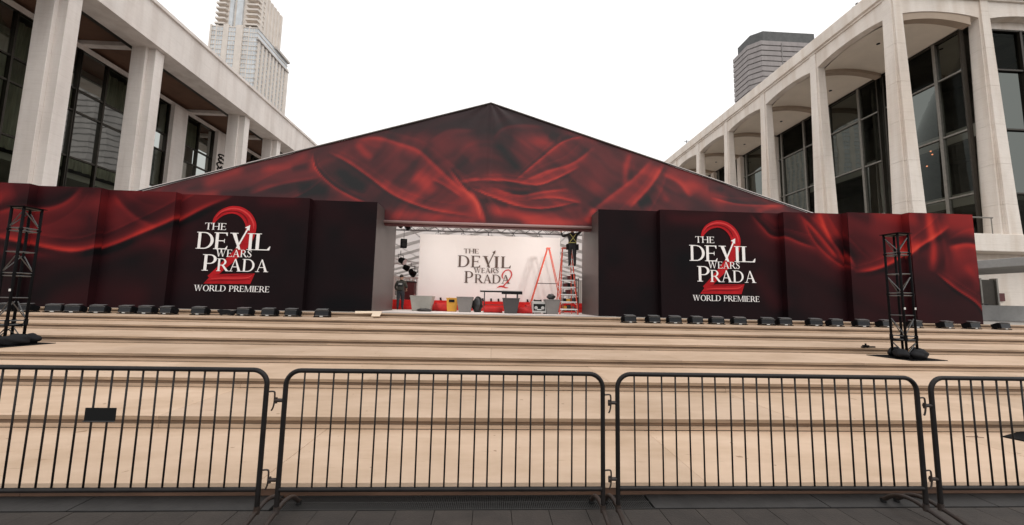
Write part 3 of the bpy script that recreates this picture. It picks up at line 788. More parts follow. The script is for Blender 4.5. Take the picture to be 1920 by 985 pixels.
def glyph(c):
    if c == 'T': return .86, stem(.43, s1=False)+[rect(.02,.945,.84,1), [(.02,.78),(.05,.78),(.11,.95),(.02,.95)], [(.84,.78),(.81,.78),(.75,.95),(.84,.95)]]
    if c == 'H': return 1.0, stem(.17)+stem(.83)+[rect(.2,.47,.8,.53)]
    if c == 'E': return .76, stem(.17)+[rect(.17,.945,.68,1), rect(.17,0,.70,.055), rect(.2,.475,.56,.53), [(.68,.8),(.65,.8),(.58,.95),(.68,.95)], [(.72,.2),(.69,.2),(.60,.05),(.70,.05)], [(.56,.38),(.535,.38),(.51,.5),(.535,.62),(.56,.62)]]
    if c == 'F': return .7, stem(.17)+[rect(.17,.945,.66,1), rect(.2,.475,.54,.53)]
    if c == 'D': return .98, stem(.17)+[rect(.2,.945,.42,1), rect(.2,0,.42,.055)]+band(.40,.5,(.52,.5),(.36,.445),.40,-hp,hp)
    if c == 'V': return .98, [bar((.50,0),(.20,1),.10,.19), bar((.50,0),(.81,1),.06,.06), rect(.02,.96,.40,1), rect(.66,.96,.96,1)]
    if c == 'v': return .98, [bar((.50,0),(.20,1),.10,.19), rect(.02,.96,.40,1)]
    if c == 'I': return .36, stem(.18)
    if c == 'L': return .76, stem(.17)+[rect(.17,0,.72,.055), [(.75,.24),(.72,.24),(.60,.05),(.73,.05)]]
    if c == 'W': return 1.36, [bar((.40,0),(.16,1),.09,.17), bar((.40,0),(.66,.92),.06,.06), bar((.92,0),(.64,1),.09,.17), bar((.92,0),(1.18,1),.06,.06), rect(.0,.96,.34,1), rect(.5,.96,.82,1), rect(1.04,.96,1.32,1)]
    if c == 'A': return .98, [bar((.16,0),(.47,1),.06,.06), bar((.80,0),(.47,1),.20,.09), rect(.27,.33,.66,.385), rect(.02,0,.32,SH), rect(.62,0,.98,SH)]
    if c == 'R': return .88, stem(.17)+[rect(.2,.945,.42,1), rect(.2,.45,.42,.505)]+band(.38,.725,(.32,.275),(.17,.22),.38,-hp,hp)+[bar((.80,0),(.44,.48),.20,.17), rect(.72,0,.94,SH)]
    if c == 'P': return .76, stem(.17)+[rect(.2,.945,.42,1), rect(.2,.42,.42,.475)]+band(.38,.71,(.34,.29),(.19,.235),.38,-hp,hp)
    if c == 'O': return .98, band(.49,.5,(.46,.52),(.30,.46),.49,0,2*math.pi,28)
    if c == 'S': return .62, ribbon([(.50,.80),(.46,.92),(.30,.965),(.15,.88),(.13,.74),(.26,.60),(.42,.46),(.52,.30),(.46,.11),(.30,.035),(.15,.08),(.09,.24)], [.05,.06,.07,.10,.12,.15,.15,.13,.10,.07,.06,.05])+[[(.50,.70),(.53,.70),(.53,.98),(.49,.92)], [(.09,.32),(.06,.32),(.06,.02),(.10,.08)]]
    if c == 'M': return 1.18, stem(.15, w=.065)+stem(1.0)+[bar((.56,0),(.20,1),.08,.17), bar((.56,0),(.96,1),.05,.05)]
    return .42, []
class Print:
    """flat polygons on the plane y=Y facing the viewer; each polygon a hair above the last"""
    def __init__(s, Y): s.Y = Y; s.n = 0; s.mb = MB()
    def poly(s, P):
        s.mb.add([(x, s.Y-.00006*(s.n % 40), z) for x, z in P], [tuple(range(len(P)))]); s.n += 1
    def word(s, txt, x0, x1, zb, cap, ranges=None):
        ws = [glyph(c)[0] for c in txt]; tot = sum(ws); xx = 0
        for i, c in enumerate(txt):
            w, polys = glyph(c)
            if ranges: a, b_ = ranges[i]; k = (b_-a)/w; X0 = a
            else: k = (x1-x0)/tot; X0 = x0+xx*k
            for P in polys: s.poly([(X0+px*k, zb+pz*cap) for px, pz in P])
            xx += w
def title_logo(Y, ox, oy, sc, spec, parent, ink, white=True):
    """place the lettering from boxes measured in an enlarged crop"""
    def w2(x, y): v = at_y(ox+x/sc, oy+y/sc, Y); return v.x, v.z
    mpp = abs(w2(500, 500)[1]-w2(500, 400)[1])/100
    def word(pn, txt, x0, x1, yl, yr, cap, rg=None):
        a, b_ = w2(x0, yl), w2(x1, yr); zb = (a[1]+b_[1])/2
        R_ = [(w2(p, yl)[0], w2(q, yl)[0]) for p, q in rg] if rg else None
        pn.word(txt, a[0], b_[0], zb, cap*mpp, R_); return zb
    out = []
    def fin(pn, name, mt):
        if not pn.mb.f: return
        l = parent.location
        for i, v in enumerate(pn.mb.v): pn.mb.v[i] = (v[0]-l.x, v[1]-l.y, v[2]-l.z)
        me_ = bpy.data.meshes.new(name); me_.from_pydata(pn.mb.v, [], pn.mb.f); me_.materials.append(mt)
        out.append(link(name, me_, parent))
    if white:
        n2 = Print(Y-.003)
        for P in ribbon([w2(*p) for p in ((272,215),(300,165),(350,115),(415,85),(485,75),(560,95),(625,150),(660,235),(645,335),(600,420),(530,505),(450,585),(370,655),(305,715),(235,775))], [k*mpp for k in (20,45,62,72,80,92,104,108,104,96,88,80,72,66,62)], 6): n2.poly(P)
        n2.poly([w2(*p) for p in ((262,735),(700,728),(652,836),(172,832))]); fin(n2, 'numeral', M['red2'])
        n3 = Print(Y-.007)
        for P in ribbon([w2(*p) for p in ((300,150),(350,102),(415,72),(485,62),(565,78),(640,130),(685,210),(688,270))], [k*mpp for k in (3,9,14,16,16,18,18,6)], 6): n3.poly(P)
        for P in ribbon([w2(*p) for p in ((250,782),(360,776),(500,776),(620,772),(672,748))], [k*mpp for k in (4,10,10,10,4)], 5): n3.poly(P)
        fin(n3, 'numeral_highlight', M['red2hi'])
        n4 = Print(Y-.0095)
        for P in ribbon([w2(*p) for p in ((310,160),(360,112),(420,92),(490,90),(560,112),(610,160),(632,215))], [k*mpp for k in (3,8,10,11,13,16,6)], 6): n4.poly(P)
        for P in ribbon([w2(*p) for p in ((200,808),(330,796),(500,797),(650,790))], [k*mpp for k in (3,9,9,4)], 5): n4.poly(P)
        for P in ribbon([w2(*p) for p in ((300,740),(420,745),(560,742),(680,732))], [k*mpp for k in (3,8,8,3)], 5): n4.poly(P)
        fin(n4, 'numeral_shade', M['red2lo'])
    pn = Print(Y-.014)
    for s_ in spec['words']: word(pn, *s_)
    for P in spec['polys']: pn.poly([w2(*p) for p in P])
    fin(pn, 'lettering', ink)
    return out
LOGO_L = dict(words=[('THE',186,410,279,281,70),('DEvIL',0,0,463,478,172,[(93,285),(272,428),(432,652),(612,690),(686,862)]),('WEARS',298,668,556,562,74),
   ('P',153,308,699,701,166),('RADA',303,838,705,713,128),('WORLD PREMIERE',74,850,908,920,60)],
   polys=[[(505,470),(525,470),(641,268),(627,262)], [(655,232),(600,258),(622,268),(645,294)]])
LOGO_W = dict(words=[('THE',255,505,220,224,76),('DEvIL',0,0,432,447,190,[(155,360),(370,535),(555,790),(745,840),(860,1030)]),('WEARS',420,830,540,546,82),
   ('P',262,415,703,705,190),('RADA',432,1018,708,716,142)], polys=[[(634,440),(650,440),(758,222),(746,214)], [(778,172),(728,205),(750,216),(768,232)]])

# ------------------------------------------------------------------ printed wing walls
WT = 5.65
WL = [([(490,70),(420,140),(330,180),(180,195),(60,230)],26,.40,1),([(600,100),(650,165),(720,225),(820,270)],26,.26,-1),([(30,310),(160,335),(300,370),(450,388),(600,352),(750,290),(900,225),(1050,150),(1190,95)],22,.72,1),
 ([(60,395),(300,405),(500,400)],26,.28,0),([(700,310),(820,330),(920,390)],40,.16,0),([(0,180),(100,140),(200,100)],60,.22,0),([(520,120),(600,200),(640,300)],50,.16,0),([(300,640),(600,600),(800,620)],60,.10,0),([(0,110),(120,180)],40,.25,0),
 ([(160,260),(330,270),(520,240)],60,.14,0),([(620,60),(900,80),(1200,60)],40,.18,0),([(1300,120),(1420,130),(1540,120)],26,.14,0)]
WR5 = [([(1170,150),(1260,250),(1320,310),(1410,332),(1500,370),(1620,410)],22,.48,-1),([(1480,160),(1600,280),(1700,400),(1760,480)],26,.5,-1),([(1600,150),(1680,230),(1760,350)],60,.4,0),([(1250,150),(1320,200),(1380,240)],36,.2,0),([(560,180),(800,190),(1000,150)],40,.16,0),([(1200,560),(1300,700),(1400,850)],60,.12,0)]
WR6 = [([(80,110),(130,230),(190,320),(235,395)],22,.45,-1),([(0,150),(60,260),(150,350),(245,410)],14,.3,-1),([(230,415),(330,400),(430,360),(520,290),(600,240),(665,190)],18,.62,1),([(560,100),(572,200),(588,300),(580,420)],20,.45,0),([(660,300),(760,285),(860,312)],28,.52,-1),
 ([(600,420),(700,500),(800,570),(855,650)],12,.5,1),([(862,640),(900,540),(880,440)],24,.3,-1),([(620,150),(760,180),(860,200)],80,.28,0),([(300,140),(420,160),(520,150)],60,.24,0),([(640,360),(760,400),(860,420)],70,.2,0),([(440,320),(480,300),(520,310)],40,.25,0),([(740,380),(790,450),(810,520)],20,.14,0)]
YW = 15.5
WS = px_strokes(WL, YW, 0, 330, 2.736, .85, True)+px_strokes(WR5, YW, 1100, 360, 3.789, .85, True)+px_strokes([(P_, w_, a_*1.2, k_) for P_, w_, a_, k_ in WR6], YW, 1500, 360, 2.736, .85, True)
def wall_color(pts):
    ax = np.abs(pts[:,0]+.25)
    out = np.clip((ax-9)/6, 0, 1); up_ = np.clip((pts[:,1]-2.4)/2.4, 0, 1)
    base = .03+(.17+.10*(pts[:,0] > 0))*out*(.30+.70*up_)+.09*np.clip((pts[:,1]-4.6)/1.0, 0, 1)*np.clip((ax-5.5)/2, 0, 1)+.10*(vnoise(pts, .5, 13)-.5)*(0.3+out)+.05*(vnoise(pts, 1.4, 14)-.5)
    sd2 = np.sign(pts[:,0])
    u = pts[:,0]*sd2*.35+pts[:,1]+1.4*vnoise(pts, .4, 31)+.3*vnoise(pts, 1.2, 32)
    fold = (.06*np.sin(3.0*u)+.04*np.sin(6.7*u+1.5*vnoise(pts, .5, 33)))*out*(.3+.7*up_)
    t = base+fold+.95*strokes_field(pts, WS)
    return ramp_col(t)+.0005
def wing_panel(x0, x1, yf, yb, label, inner_side, ret=None):
    """free-standing printed panel: gridded front print, dark body"""
    cx = (x0+x1)/2
    root = thing('backdrop_panel', label, 'backdrop panel', (cx, yf, PZ), group='printed wall panels either side of the tent opening')
    nxp = int((x1-x0)/.055); nzp = 82; vs_ = []; P2 = []
    for i in range(nxp+1):
        for j in range(nzp+1):
            x = x0+(x1-x0)*i/nxp; z = PZ+(WT-PZ)*j/nzp
            vs_.append((x-cx, .006*math.sin(x*1.7+z*.9)+.003*math.sin(z*3.1+x), z-PZ)); P2.append((x, z))
    fs = [(i*(nzp+1)+j, (i+1)*(nzp+1)+j, (i+1)*(nzp+1)+j+1, i*(nzp+1)+j+1) for i in range(nxp) for j in range(nzp)]
    me = bpy.data.meshes.new('front_print'); me.from_pydata(vs_, [], fs); me.materials.append(M['printw'])
    color_attr(me, wall_color(np.array(P2))); link('front_print', me, root, smooth=True)
    # wrapped side facing the opening: print carries on round the corner
    sgn = 1 if inner_side > 0 else -1; xs = x1 if sgn > 0 else x0
    vs_ = []; P2 = []
    for i in range(3):
        for j in range(nzp+1):
            z = PZ+(WT-PZ)*j/nzp; vs_.append((xs-cx, .012+(min(yb, yf+.9)-yf-.012)*i/2, z-PZ)); P2.append((xs+sgn*.1*i, z))
    fs = [(i*(nzp+1)+j, (i+1)*(nzp+1)+j, (i+1)*(nzp+1)+j+1, i*(nzp+1)+j+1) for i in range(2) for j in range(nzp)]
    if not ret:
        me = bpy.data.meshes.new('side_print'); me.from_pydata(vs_, [], fs); me.materials.append(M['printw']); color_attr(me, wall_color(np.array(P2))); link('side_print', me, root)
    mb = MB().box(x0-cx+(.01 if not ret or sgn > 0 else .19), x1-cx-(.01 if not ret or sgn < 0 else .19), .014, .34, 0, WT-PZ-.003); mb.build('panel_body', M['panelside'], root)
    if ret: MB().box(*ret[:2], *ret[2:4], 0, WT-PZ-.02).build('return_wall', M['return'], root, bevel=.01)
    return root
YF = [15.9, 15.62, 15.34, 15.06, 14.78]
def xat(px, Y, y=450): return at_y(px, y, Y).x
XL_ = [-4.80, xat(576, YF[1]), xat(321, YF[2]), xat(178, YF[3]), xat(40, YF[4])]
L_lab = ['plain black wall panel joining the tent opening on the brown-soffit theatre side', 'black wall panel with white title lettering, on the brown-soffit theatre side',
         'dark red printed panel beside the lettered panel, brown-soffit theatre side', 'dark panel with glowing red fold across it, brown-soffit theatre side', 'outermost dark red printed panel behind the truss tower, brown-soffit theatre side']
panelsL = []
for i in range(5):
    x1 = XL_[i]; x0 = XL_[i+1] if i < 4 else XL_[4]-2.5
    cx = (x0+x1)/2
    panelsL.append(wing_panel(x0, x1, YF[i], YF[i]+.35, L_lab[i], 1, (x1-.18-cx, x1-.004-cx, .016, 3.25) if i == 0 else None))
XR_ = [4.36, xat(1238, YF[1]), xat(1471, YF[2]), xat(1592, YF[3]), xat(1708, YF[4]), xat(1828, YF[4])]
R_lab = ['plain black wall panel joining the tent opening on the arched theatre side', 'black wall panel with white title lettering, on the arched theatre side',
         'dark printed panel with red streak beside the lettered panel, arched theatre side', 'dark red printed panel directly behind the truss tower, arched theatre side', 'brightest red printed end panel, on the arched theatre side']
panelsR = []
for i in range(5):
    x0, x1 = XR_[i], XR_[i+1]; cx = (x0+x1)/2
    panelsR.append(wing_panel(x0, x1, YF[i], YF[i]+.35, R_lab[i], -1, (x0+.004-cx, x0+.18-cx, .016, 3.0) if i == 0 else None))
logo = title_logo(YF[1]-.012, 350, 380, 5.472, LOGO_L, panelsL[1], M['ink'])
# the same lettering on the opposite panel
pL, pR = panelsL[1], panelsR[1]
dL = at_y(367.5, 464, YF[1]).x - pL.location.x; dR = at_y(1292, 489, YF[1]).x - pR.location.x
for o in logo:
    c = o.copy(); COL.objects.link(c); c.parent = pR; c.location.x += dR-dL; c.location.z += .03

# ================================================================== INSIDE THE TENT
IY = 22.0
ww = thing('display_wall', 'free-standing white wall with dark serif title lettering inside the tent', 'display wall', (-.17, IY, 1.70))
MB().box(-4.0, 3.98, .012, .3, 0, 3.72).build('board', M['whitewall'], ww)
for xx in (-3.2, 0, 3.2): MB().box(xx-.05, xx+.05, .3, 1.2, 0, .1).build('brace', M['alu'], ww)
lw = title_logo(IY-.01, 840, 450, 8.727, LOGO_W, ww, M['inkdark'], white=False)
n2 = Print(IY-.03)
def wq(x, y): v = at_y(840+x/8.727, 450+y/8.727, IY); return v.x, v.z
for P in ribbon([wq(*p) for p in ((905,640),(885,585),(925,515),(1000,495),(1042,560),(1010,640),(950,710),(895,765))], [.03,.07,.06,.05,.07,.06,.06,.06], 8): n2.poly(P)
for P in ribbon([wq(*p) for p in ((800,785),(850,762),(900,765),(940,782),(985,782))], [.02,.08,.09,.06,.02], 6): n2.poly(P)
for i, v in enumerate(n2.mb.v): n2.mb.v[i] = (v[0]+.17, v[1]-IY, v[2]-1.70)
me = bpy.data.meshes.new('numeral'); me.from_pydata(n2.mb.v, [], n2.mb.f); me.materials.append(M['red2hi']); link('numeral', me, ww)

rs = thing('carpeted_platform', 'red carpeted stepped platform under the white display wall', 'platform', (-.3, 21, PZ))
for k in range(3):
    MB().box(-6.8, 6.4, .1+k*.33, 4.5, k*.175+(.001 if k else 0), (k+1)*.175).build('carpet_step', M['redcarpet'], rs, bevel=.015)
cf = MB().box(-6.5, 6, 15.9, 21.05, PZ+.001, PZ+.006)
fl = cf.build('dust_sheet', M['sheet']); tag(fl, 'pale dust sheet spread over the floor of the tent opening', 'dust sheet')
fl.data.vertices[0].co.x += 1.2
def gx(px, Y, y=575): return at_y(px, y, Y).x

def planter(x0, x1, Y, h, mt, label, taper=.72, soil=True):
    cx = (x0+x1)/2; w = (x1-x0)/2
    r = thing('planter', label, 'planter', (cx, Y, PZ+.006), group='tapered planters in the tent opening')
    b = MB(); b.frustum((-w*taper, w*taper, -w*taper, w*taper, 0), (-w, w, -w, w, h)); b.build('pot', mt, r, bevel=.012)
    MB().box(-w-.012, w+.012, -w-.012, w+.012, h+.001, h+.05).build('rim', mt, r, bevel=.01)
    return r
planter(gx(772, 18.6), gx(812, 18.6), 18.6, .66, M['planterlite'], 'wide pale grey tapered planter near the worker walking in', .80)
planter(gx(857, 18.1), gx(887, 18.1), 18.1, .65, M['planter'], 'mid grey tapered planter between yellow bin and black bag')
planter(gx(942, 17.4), gx(973, 17.4), 17.4, .63, M['planterdk'], 'dark charcoal tapered planter in front of the folding table')
planter(gx(1022, 17.5), gx(1050, 17.5), 17.75, .61, M['planter'], 'mid grey tapered planter beside the aluminium stepladder')
# yellow bin
c = gx(847, 18.6)
yb = thing('storage_bin', 'yellow plastic bin with dark print standing between grey planters', 'bin', (c, 18.75, PZ+.006))
MB().frustum((-.21,.21,-.2,.2,0), (-.25,.25,-.24,.24,.60)).build('tub', M['yellow'], yb, bevel=.02)
MB().box(-.27,.27,-.26,.26,.601,.645).build('lid', M['yellow'], yb, bevel=.015)
MB().box(-.13,.13,-.262,-.236,.44,.56).build('print', M['plaque'], yb)
# refuse bag
def lumpy(seed, amp=.12):
    r = random.Random(seed); ph = [r.uniform(0, 6) for _ in range(6)]
    def f(q):
        n = q.normalized(); k = 1+amp*(math.sin(4*n.x+ph[0])*math.sin(5*n.y+ph[1])+.7*math.sin(7*n.z+ph[2]+3*n.x)+.4*math.sin(11*n.y+ph[3]+6*n.z))
        q = q*k
        return q
    return f
def bag(name, loc, r, mt, label, cat, seed, flat=0):
    mb = MB().sphere((0,0,0), r, 20, 14, warp=lumpy(seed))
    zmin = min(v[2] for v in mb.v)*(1-flat)
    mb.v = [(v[0], v[1], max(v[2], zmin)-zmin) for v in mb.v]
    o = mb.build(name, mt, smooth=True); o.location = loc; tag(o, label, cat); return o
bag('refuse_bag', (gx(895, 18.2), 18.3, PZ+.006), (.25,.24,.37), M['bag'], 'full black refuse bag slumped against a grey planter', 'bag', 2, .15)
bag('tool_bag', (gx(1033, 17.75), 17.75, PZ+.668), (.19,.16,.15), M['bag'], 'small black bag lying on top of a grey planter', 'bag', 5, .3)
bag('carpet_heap', (gx(984, 17.7), 17.7, PZ+.006), (.38,.28,.16), M['bagred'], 'crumpled red carpet offcut heaped on the tent floor', 'carpet', 8, .4)
bag('cable_heap', (gx(795, 17.8), 17.8, PZ+.006), (.38,.2,.08), M['bag'], 'low heap of black cable in front of the wide pale planter', 'cable', 9, .3)
for k, (px, Yc, w_, h_) in enumerate(((822,18.9,.5,.16),(925,17.9,.42,.14),(1000,18.6,.36,.2),(836,19.9,.5,.2))):
    mb = MB(); mb.tube([(-w_, 0, h_), (-w_*.3, .02, h_*1.02), (w_*.3, -.01, h_), (w_, .01, h_*.98)], h_, 14); rc = mb.build('carpet_roll', M['bagred'], smooth='auto'); rc.location = (gx(px, Yc), Yc, PZ+.008); rc.rotation_euler.z = .2*k-.3
    tag(rc, ['rolled red carpet between the pale planter and the yellow bin', 'short red carpet roll under the folding table', 'red carpet roll behind the silver equipment case', 'red carpet roll lying behind the yellow bin'][k], 'carpet roll')
# folding table
xa, xb = gx(900, 18.5, 545), gx(978, 18.5, 545)
tb = thing('folding_table', 'long folding table with black cloth hanging at one end', 'table', ((xa+xb)/2, 18.5, PZ+.006))
w = (xb-xa)/2
MB().box(-w, w, -.37, .37, 1.0, 1.04).build('tabletop', M['tabletop'], tb, bevel=.01)
MB().box(-w+.01, w-.01, -.375, .375, .955, .998).build('table_edge', M['blackmetal'], tb)
MB().box(w*.03, w+.01, -.392, -.378, .86, 1.0).build('cloth', M['sandbag'], tb)
for sx in (-.78, .25, .80):
    for sy in (-.3, .3):
        MB().tube([(sx*w, sy, 0), (sx*w, sy, .975)], .02).build('leg', M['blacklite'], tb)
MB().tube([(-w*.78, .3, .35), (w*.8, .3, .35)], .014).build('stretcher', M['blacklite'], tb)
# equipment case
c = gx(1010, 17.8)
ec = thing('equipment_case', 'silver equipment case with dark dial panel on the tent floor', 'case', (c, 17.8, PZ+.006))
MB().box(-.32,.32,-.25,.25,.05,.56).build('shell', M['case'], ec, bevel=.015)
MB().box(-.26,.26,-.262,-.252,.14,.44).build('front_panel', M['plaque'], ec)
for sx in (-.15, .15): MB().tube([(sx,-.264,.27),(sx,-.29,.27)], .075, 16).build('dial', M['case'], ec)
MB().box(-.1,.1,-.275,-.263,.17,.21).build('display', M['badge'], ec)
for sx in (-.26,.26):
    for sy in (-.2,.2): MB().tube([(sx,sy,0),(sx,sy,.05)], .03).build('foot', M['plaque'], ec)
MB().box(-.2,.1,-.1,.1,.561,.62).build('tray', M['plaque'], ec)

# ladders
def tall_ladder(name, label, loc, rz, h, wb, wt, spread, nsteps, railmat, stepmat, flip=1):
    r = thing(name, label, 'ladder', loc, rz)
    for s in (-1, 1):
        MB().tube([(s*wb/2, 0, 0), (s*wt/2, spread*.42, h)], .032, 6).build('rail', railmat, r)
        MB().tube([(s*wb*.48, spread, 0), (s*wt*.46, spread*.5, h)], .026, 6).build('rear_rail', railmat, r)
    for k in range(nsteps):
        t = (k+.75)/(nsteps+.25); ww_ = (wb+(wt-wb)*t)/2; y = spread*.42*t; z = h*t
        st_ = MB().box(-ww_, ww_, y-.045, y+.045, z-.045, z+.006).build('tread', stepmat, r)
        if k < 4:
            for s in (-1, 1): MB().tube([(s*ww_, y, z-.16), (s*(ww_-.14), y-.02, z-.02)], .012, 5).build('gusset', stepmat, st_)
    for k in range(1, nsteps, 2):
        t = (k+.5)/nsteps; ww_ = (wb*.96+(wt*.92-wb*.96)*t)/2; y = spread+(spread*.5-spread)*t
        MB().tube([(-ww_, y, h*t), (ww_, y, h*t)], .014, 6).build('rear_rung', stepmat, r)
    MB().box(-wt/2-.03, wt/2+.03, spread*.36, spread*.56, h, h+.05).build('cap', railmat, r, bevel=.01)
    for s in (-1, 1): MB().tube([(s*wb*.4, spread*.17, h*.42), (s*wb*.4, spread*.8, h*.42)], .01, 5).build('spreader', stepmat, r)
    return r
lx = gx(1066, 18.2, 588)
LADH = 3.05
lx = 3.44
tall_ladder('stepladder', 'tall aluminium stepladder with red rails and a worker standing on it', (lx, 17.45, PZ+.006), 0, LADH, .82, .42, 1.3, 9, M['redrail'], M['laddertread'])
# dark equipment rack standing behind that ladder
rk = thing('equipment_rack', 'dark open equipment rack crammed with gear behind the aluminium stepladder', 'rack', (3.86, 19.4, PZ+.006))
for sx in (-.38, .38):
    for sy in (-.25, .25): MB().box(sx-.02, sx+.02, sy-.02, sy+.02, 0, 1.75).build('upright', M['blacklite'], rk)
rr_ = random.Random(11)
for k in range(5):
    z = .12+k*.38; MB().box(-.40, .40, -.27, .27, z, z+.025).build('shelf', M['blacklite'], rk)
    xx = -.36
    while xx < .25:
        w_ = rr_.uniform(.12, .24); h_ = rr_.uniform(.12, .30)
        MB().box(xx, xx+w_, -.24, .1, z+.027, z+.027+h_).build('gear_box', rr_.choice([M['plaque'], M['planterdk'], M['maroon'], M['yellow'], M['planter']]), rk, bevel=.01); xx += w_+.02
# second ladder seen from its side, an A in front of the white wall
pa, pb, pc = at_y(1028, 467, 20.7), at_y(990, 584, 20.7), at_y(1056, 586, 20.7)
al = thing('stepladder', 'open red A-frame stepladder seen side-on before the white display wall', 'ladder', (pa.x, 20.7, PZ+.006))
hA = pa.z-PZ-.006
for sy in (-.26, .26):
    yy = sy*1.0
    MB().tube([(pb.x-pa.x, yy, 0), (-.05, yy*.55, hA)], .03, 6).build('rail', M['redrail'], al)
    MB().tube([(pc.x-pa.x, yy, 0), (.05, yy*.55, hA)], .024, 6).build('rear_rail', M['redrail'], al)
for k in range(9):
    t = (k+.8)/9.6; xx = (pb.x-pa.x)*(1-t)-.05*t
    MB().box(xx-.04, xx+.04, -.26*(1-.45*t), .26*(1-.45*t), hA*t-.03, hA*t).build('tread', M['redrail'], al)
MB().box(-.1, .1, -.17, .17, hA, hA+.06).build('cap', M['redrail'], al)
for sy in (-.2, .2): MB().tube([((pb.x-pa.x)*.55, sy, hA*.45), ((pc.x-pa.x)*.55, sy, hA*.45)], .012, 5).build('spreader', M['blacklite'], al)

# ------------------------------------------------------------------ people
def skin_body(name, joints, bones, mats, classify, extra=None, parent=None):
    names = list(joints); me = bpy.data.meshes.new(name)
    me.from_pydata([joints[n][0] for n in names], [(names.index(a), names.index(b)) for a, b in bones], [])
    o = bpy.data.objects.new(name, me); COL.objects.link(o)
    sm = o.modifiers.new('skin', 'SKIN'); sm.use_smooth_shade = True
    for i, n in enumerate(names):
        r = joints[n][1]; sv = me.skin_vertices[0].data[i]; sv.radius = tuple(v_*1.12 for v_ in r) if isinstance(r, tuple) else (r*1.12, r*1.12); sv.use_root = (n == 'pelvis')
    su = o.modifiers.new('sub', 'SUBSURF'); su.levels = 2; su.render_levels = 2
    dg = bpy.context.evaluated_depsgraph_get(); dg.update()
    m2 = bpy.data.meshes.new_from_object(o.evaluated_get(dg)); m2.name = name
    bpy.data.objects.remove(o)
    bm = bmesh.new(); bm.from_mesh(m2)
    if extra:
        t_ = bpy.data.meshes.new('t'); t_.from_pydata(extra.v, [], extra.f); bm.from_mesh(t_); bpy.data.meshes.remove(t_)
    bmesh.ops.recalc_face_normals(bm, faces=bm.faces[:]); bm.to_mesh(m2); bm.free()
    m2.materials.clear()
    for k in mats: m2.materials.append(k)
    for p in m2.polygons: p.material_index = classify(p.center); p.use_smooth = True
    return m2
def hand(mb, w, d, side, curl=.5):
    """palm + four fingers + thumb; w wrist, d pointing direction"""
    w = Vector(w); d = Vector(d).normalized(); s = d.cross(Vector((0,1,0)))
    if s.length < .1: s = Vector((1,0,0))
    s.normalize(); nrm = d.cross(s)
    mb.tube([w-d*.01, w+d*.05, w+d*.09], [.026,.036,.032], 8)
    for i, L in enumerate((.062,.075,.07,.055)):
        b = w+d*.085+s*((i-1.5)*.019); k = b+d*L*.5+nrm*.008
        mb.tube([b, k, k+(d*(1-curl)+nrm*curl).normalized()*L*.55], [.0095,.009,.007], 6)
    b = w+d*.03+s*(.032*side); k = b+(d*.6+s*side*.7).normalized()*.035
    mb.tube([b, k, k+(d*.9+s*side*.2).normalized()*.03], [.011,.010,.008], 6)
def head_extra(mb, c, yaw=0):
    """face details on the far (+Y) side, ears at the sides"""
    c = Vector(c)
    mb.sphere(c+Vector((0, .108, -.015)), (.014,.02,.024), 8, 6)
    for s in (-1, 1):
        mb.sphere(c+Vector((s*.086, .0, -.01)), (.012,.022,.032), 8, 6)
        mb.sphere(c+Vector((s*.034, .088, .012)), (.014,.01,.01), 8, 6)
    mb.tube([c+Vector((-.028,.090,-.062)), c+Vector((0,.098,-.06)), c+Vector((.028,.090,-.062))], .006, 5)

# worker on foot, back to us, bent forward a little
J = {'pelvis':((0,0,.93),(.155,.115)),'belly':((0,.01,1.07),(.150,.115)),'chest':((0,.03,1.28),(.175,.125)),'neckb':((0,.05,1.44),(.085,.075)),'neck':((0,.06,1.50),.056),'headl':((0,.08,1.57),(.075,.088)),'headm':((0,.085,1.645),(.082,.098)),'headt':((0,.08,1.72),(.062,.075)),
 'shL':((-.175,.04,1.385),.072),'elL':((-.25,.0,1.13),.05),'wrL':((-.22,.14,.93),.032),'shR':((.175,.04,1.385),.072),'elR':((.26,.02,1.14),.05),'wrR':((.20,.20,1.02),.032),
 'hipL':((-.09,0,.86),.098),'knL':((-.10,.03,.50),.066),'anL':((-.10,-.03,.09),.045),'toL':((-.115,.13,.035),(.042,.03)),'hipR':((.09,0,.86),.098),'knR':((.10,.06,.50),.066),'anR':((.085,.10,.09),.045),'toR':((.10,.26,.035),(.042,.03))}
BN = [('pelvis','belly'),('belly','chest'),('chest','neckb'),('neckb','neck'),('neck','headl'),('headl','headm'),('headm','headt'),('chest','shL'),('shL','elL'),('elL','wrL'),('chest','shR'),('shR','elR'),('elR','wrR'),('pelvis','hipL'),('hipL','knL'),('knL','anL'),('anL','toL'),('pelvis','hipR'),('hipR','knR'),('knR','anR'),('anR','toR')]
ex = MB(); hand(ex, J['wrL'][0], (.05,.3,-.8), -1); hand(ex, J['wrR'][0], (-.2,.6,-.5), 1); head_extra(ex, (0,.085,1.64))
def cls(c):
    if c.z > 1.49: return 2
    if c.z < .98 and c.y > .12 and abs(c.x) > .13 and c.z > .7: return 2
    if abs(c.x) > .2 and c.z < 1.12 and c.z > .8 and c.y > .06: return 2
    if c.z < .09: return 3
    return 0 if c.z > .92 else 1
px_, fy = gx(750, 20.2, 570), 20.2
p1 = thing('person', 'person in olive work vest and dark trousers walking into the tent', 'person', (px_, fy, PZ+.006))
link('body', skin_body('body', J, BN, [M['vest'], M['jeans'], M['skin'], M['plaque']], cls, ex), p1)
MB().sphere((0,.07,1.675), (.092,.105,.092), 14, 10).build('hair', M['hair'], p1, smooth=True)
p1.scale = (1.12, 1.1, 1.02)
MB().box(-.13,.13,-.128,-.118,1.17,1.36).build('vest_panel', M['cloth'], p1, bevel=.02)
for zz in (1.31, 1.26): MB().box(-.085,.085,-.133,-.1285,zz-.012,zz+.012).build('back_print', M['badge'], p1)
MB().tube([(.15*math.cos(a), .12*math.sin(a), .97) for a in np.linspace(0, 2*math.pi, 17)], .024, 6).build('belt', M['plaque'], p1)
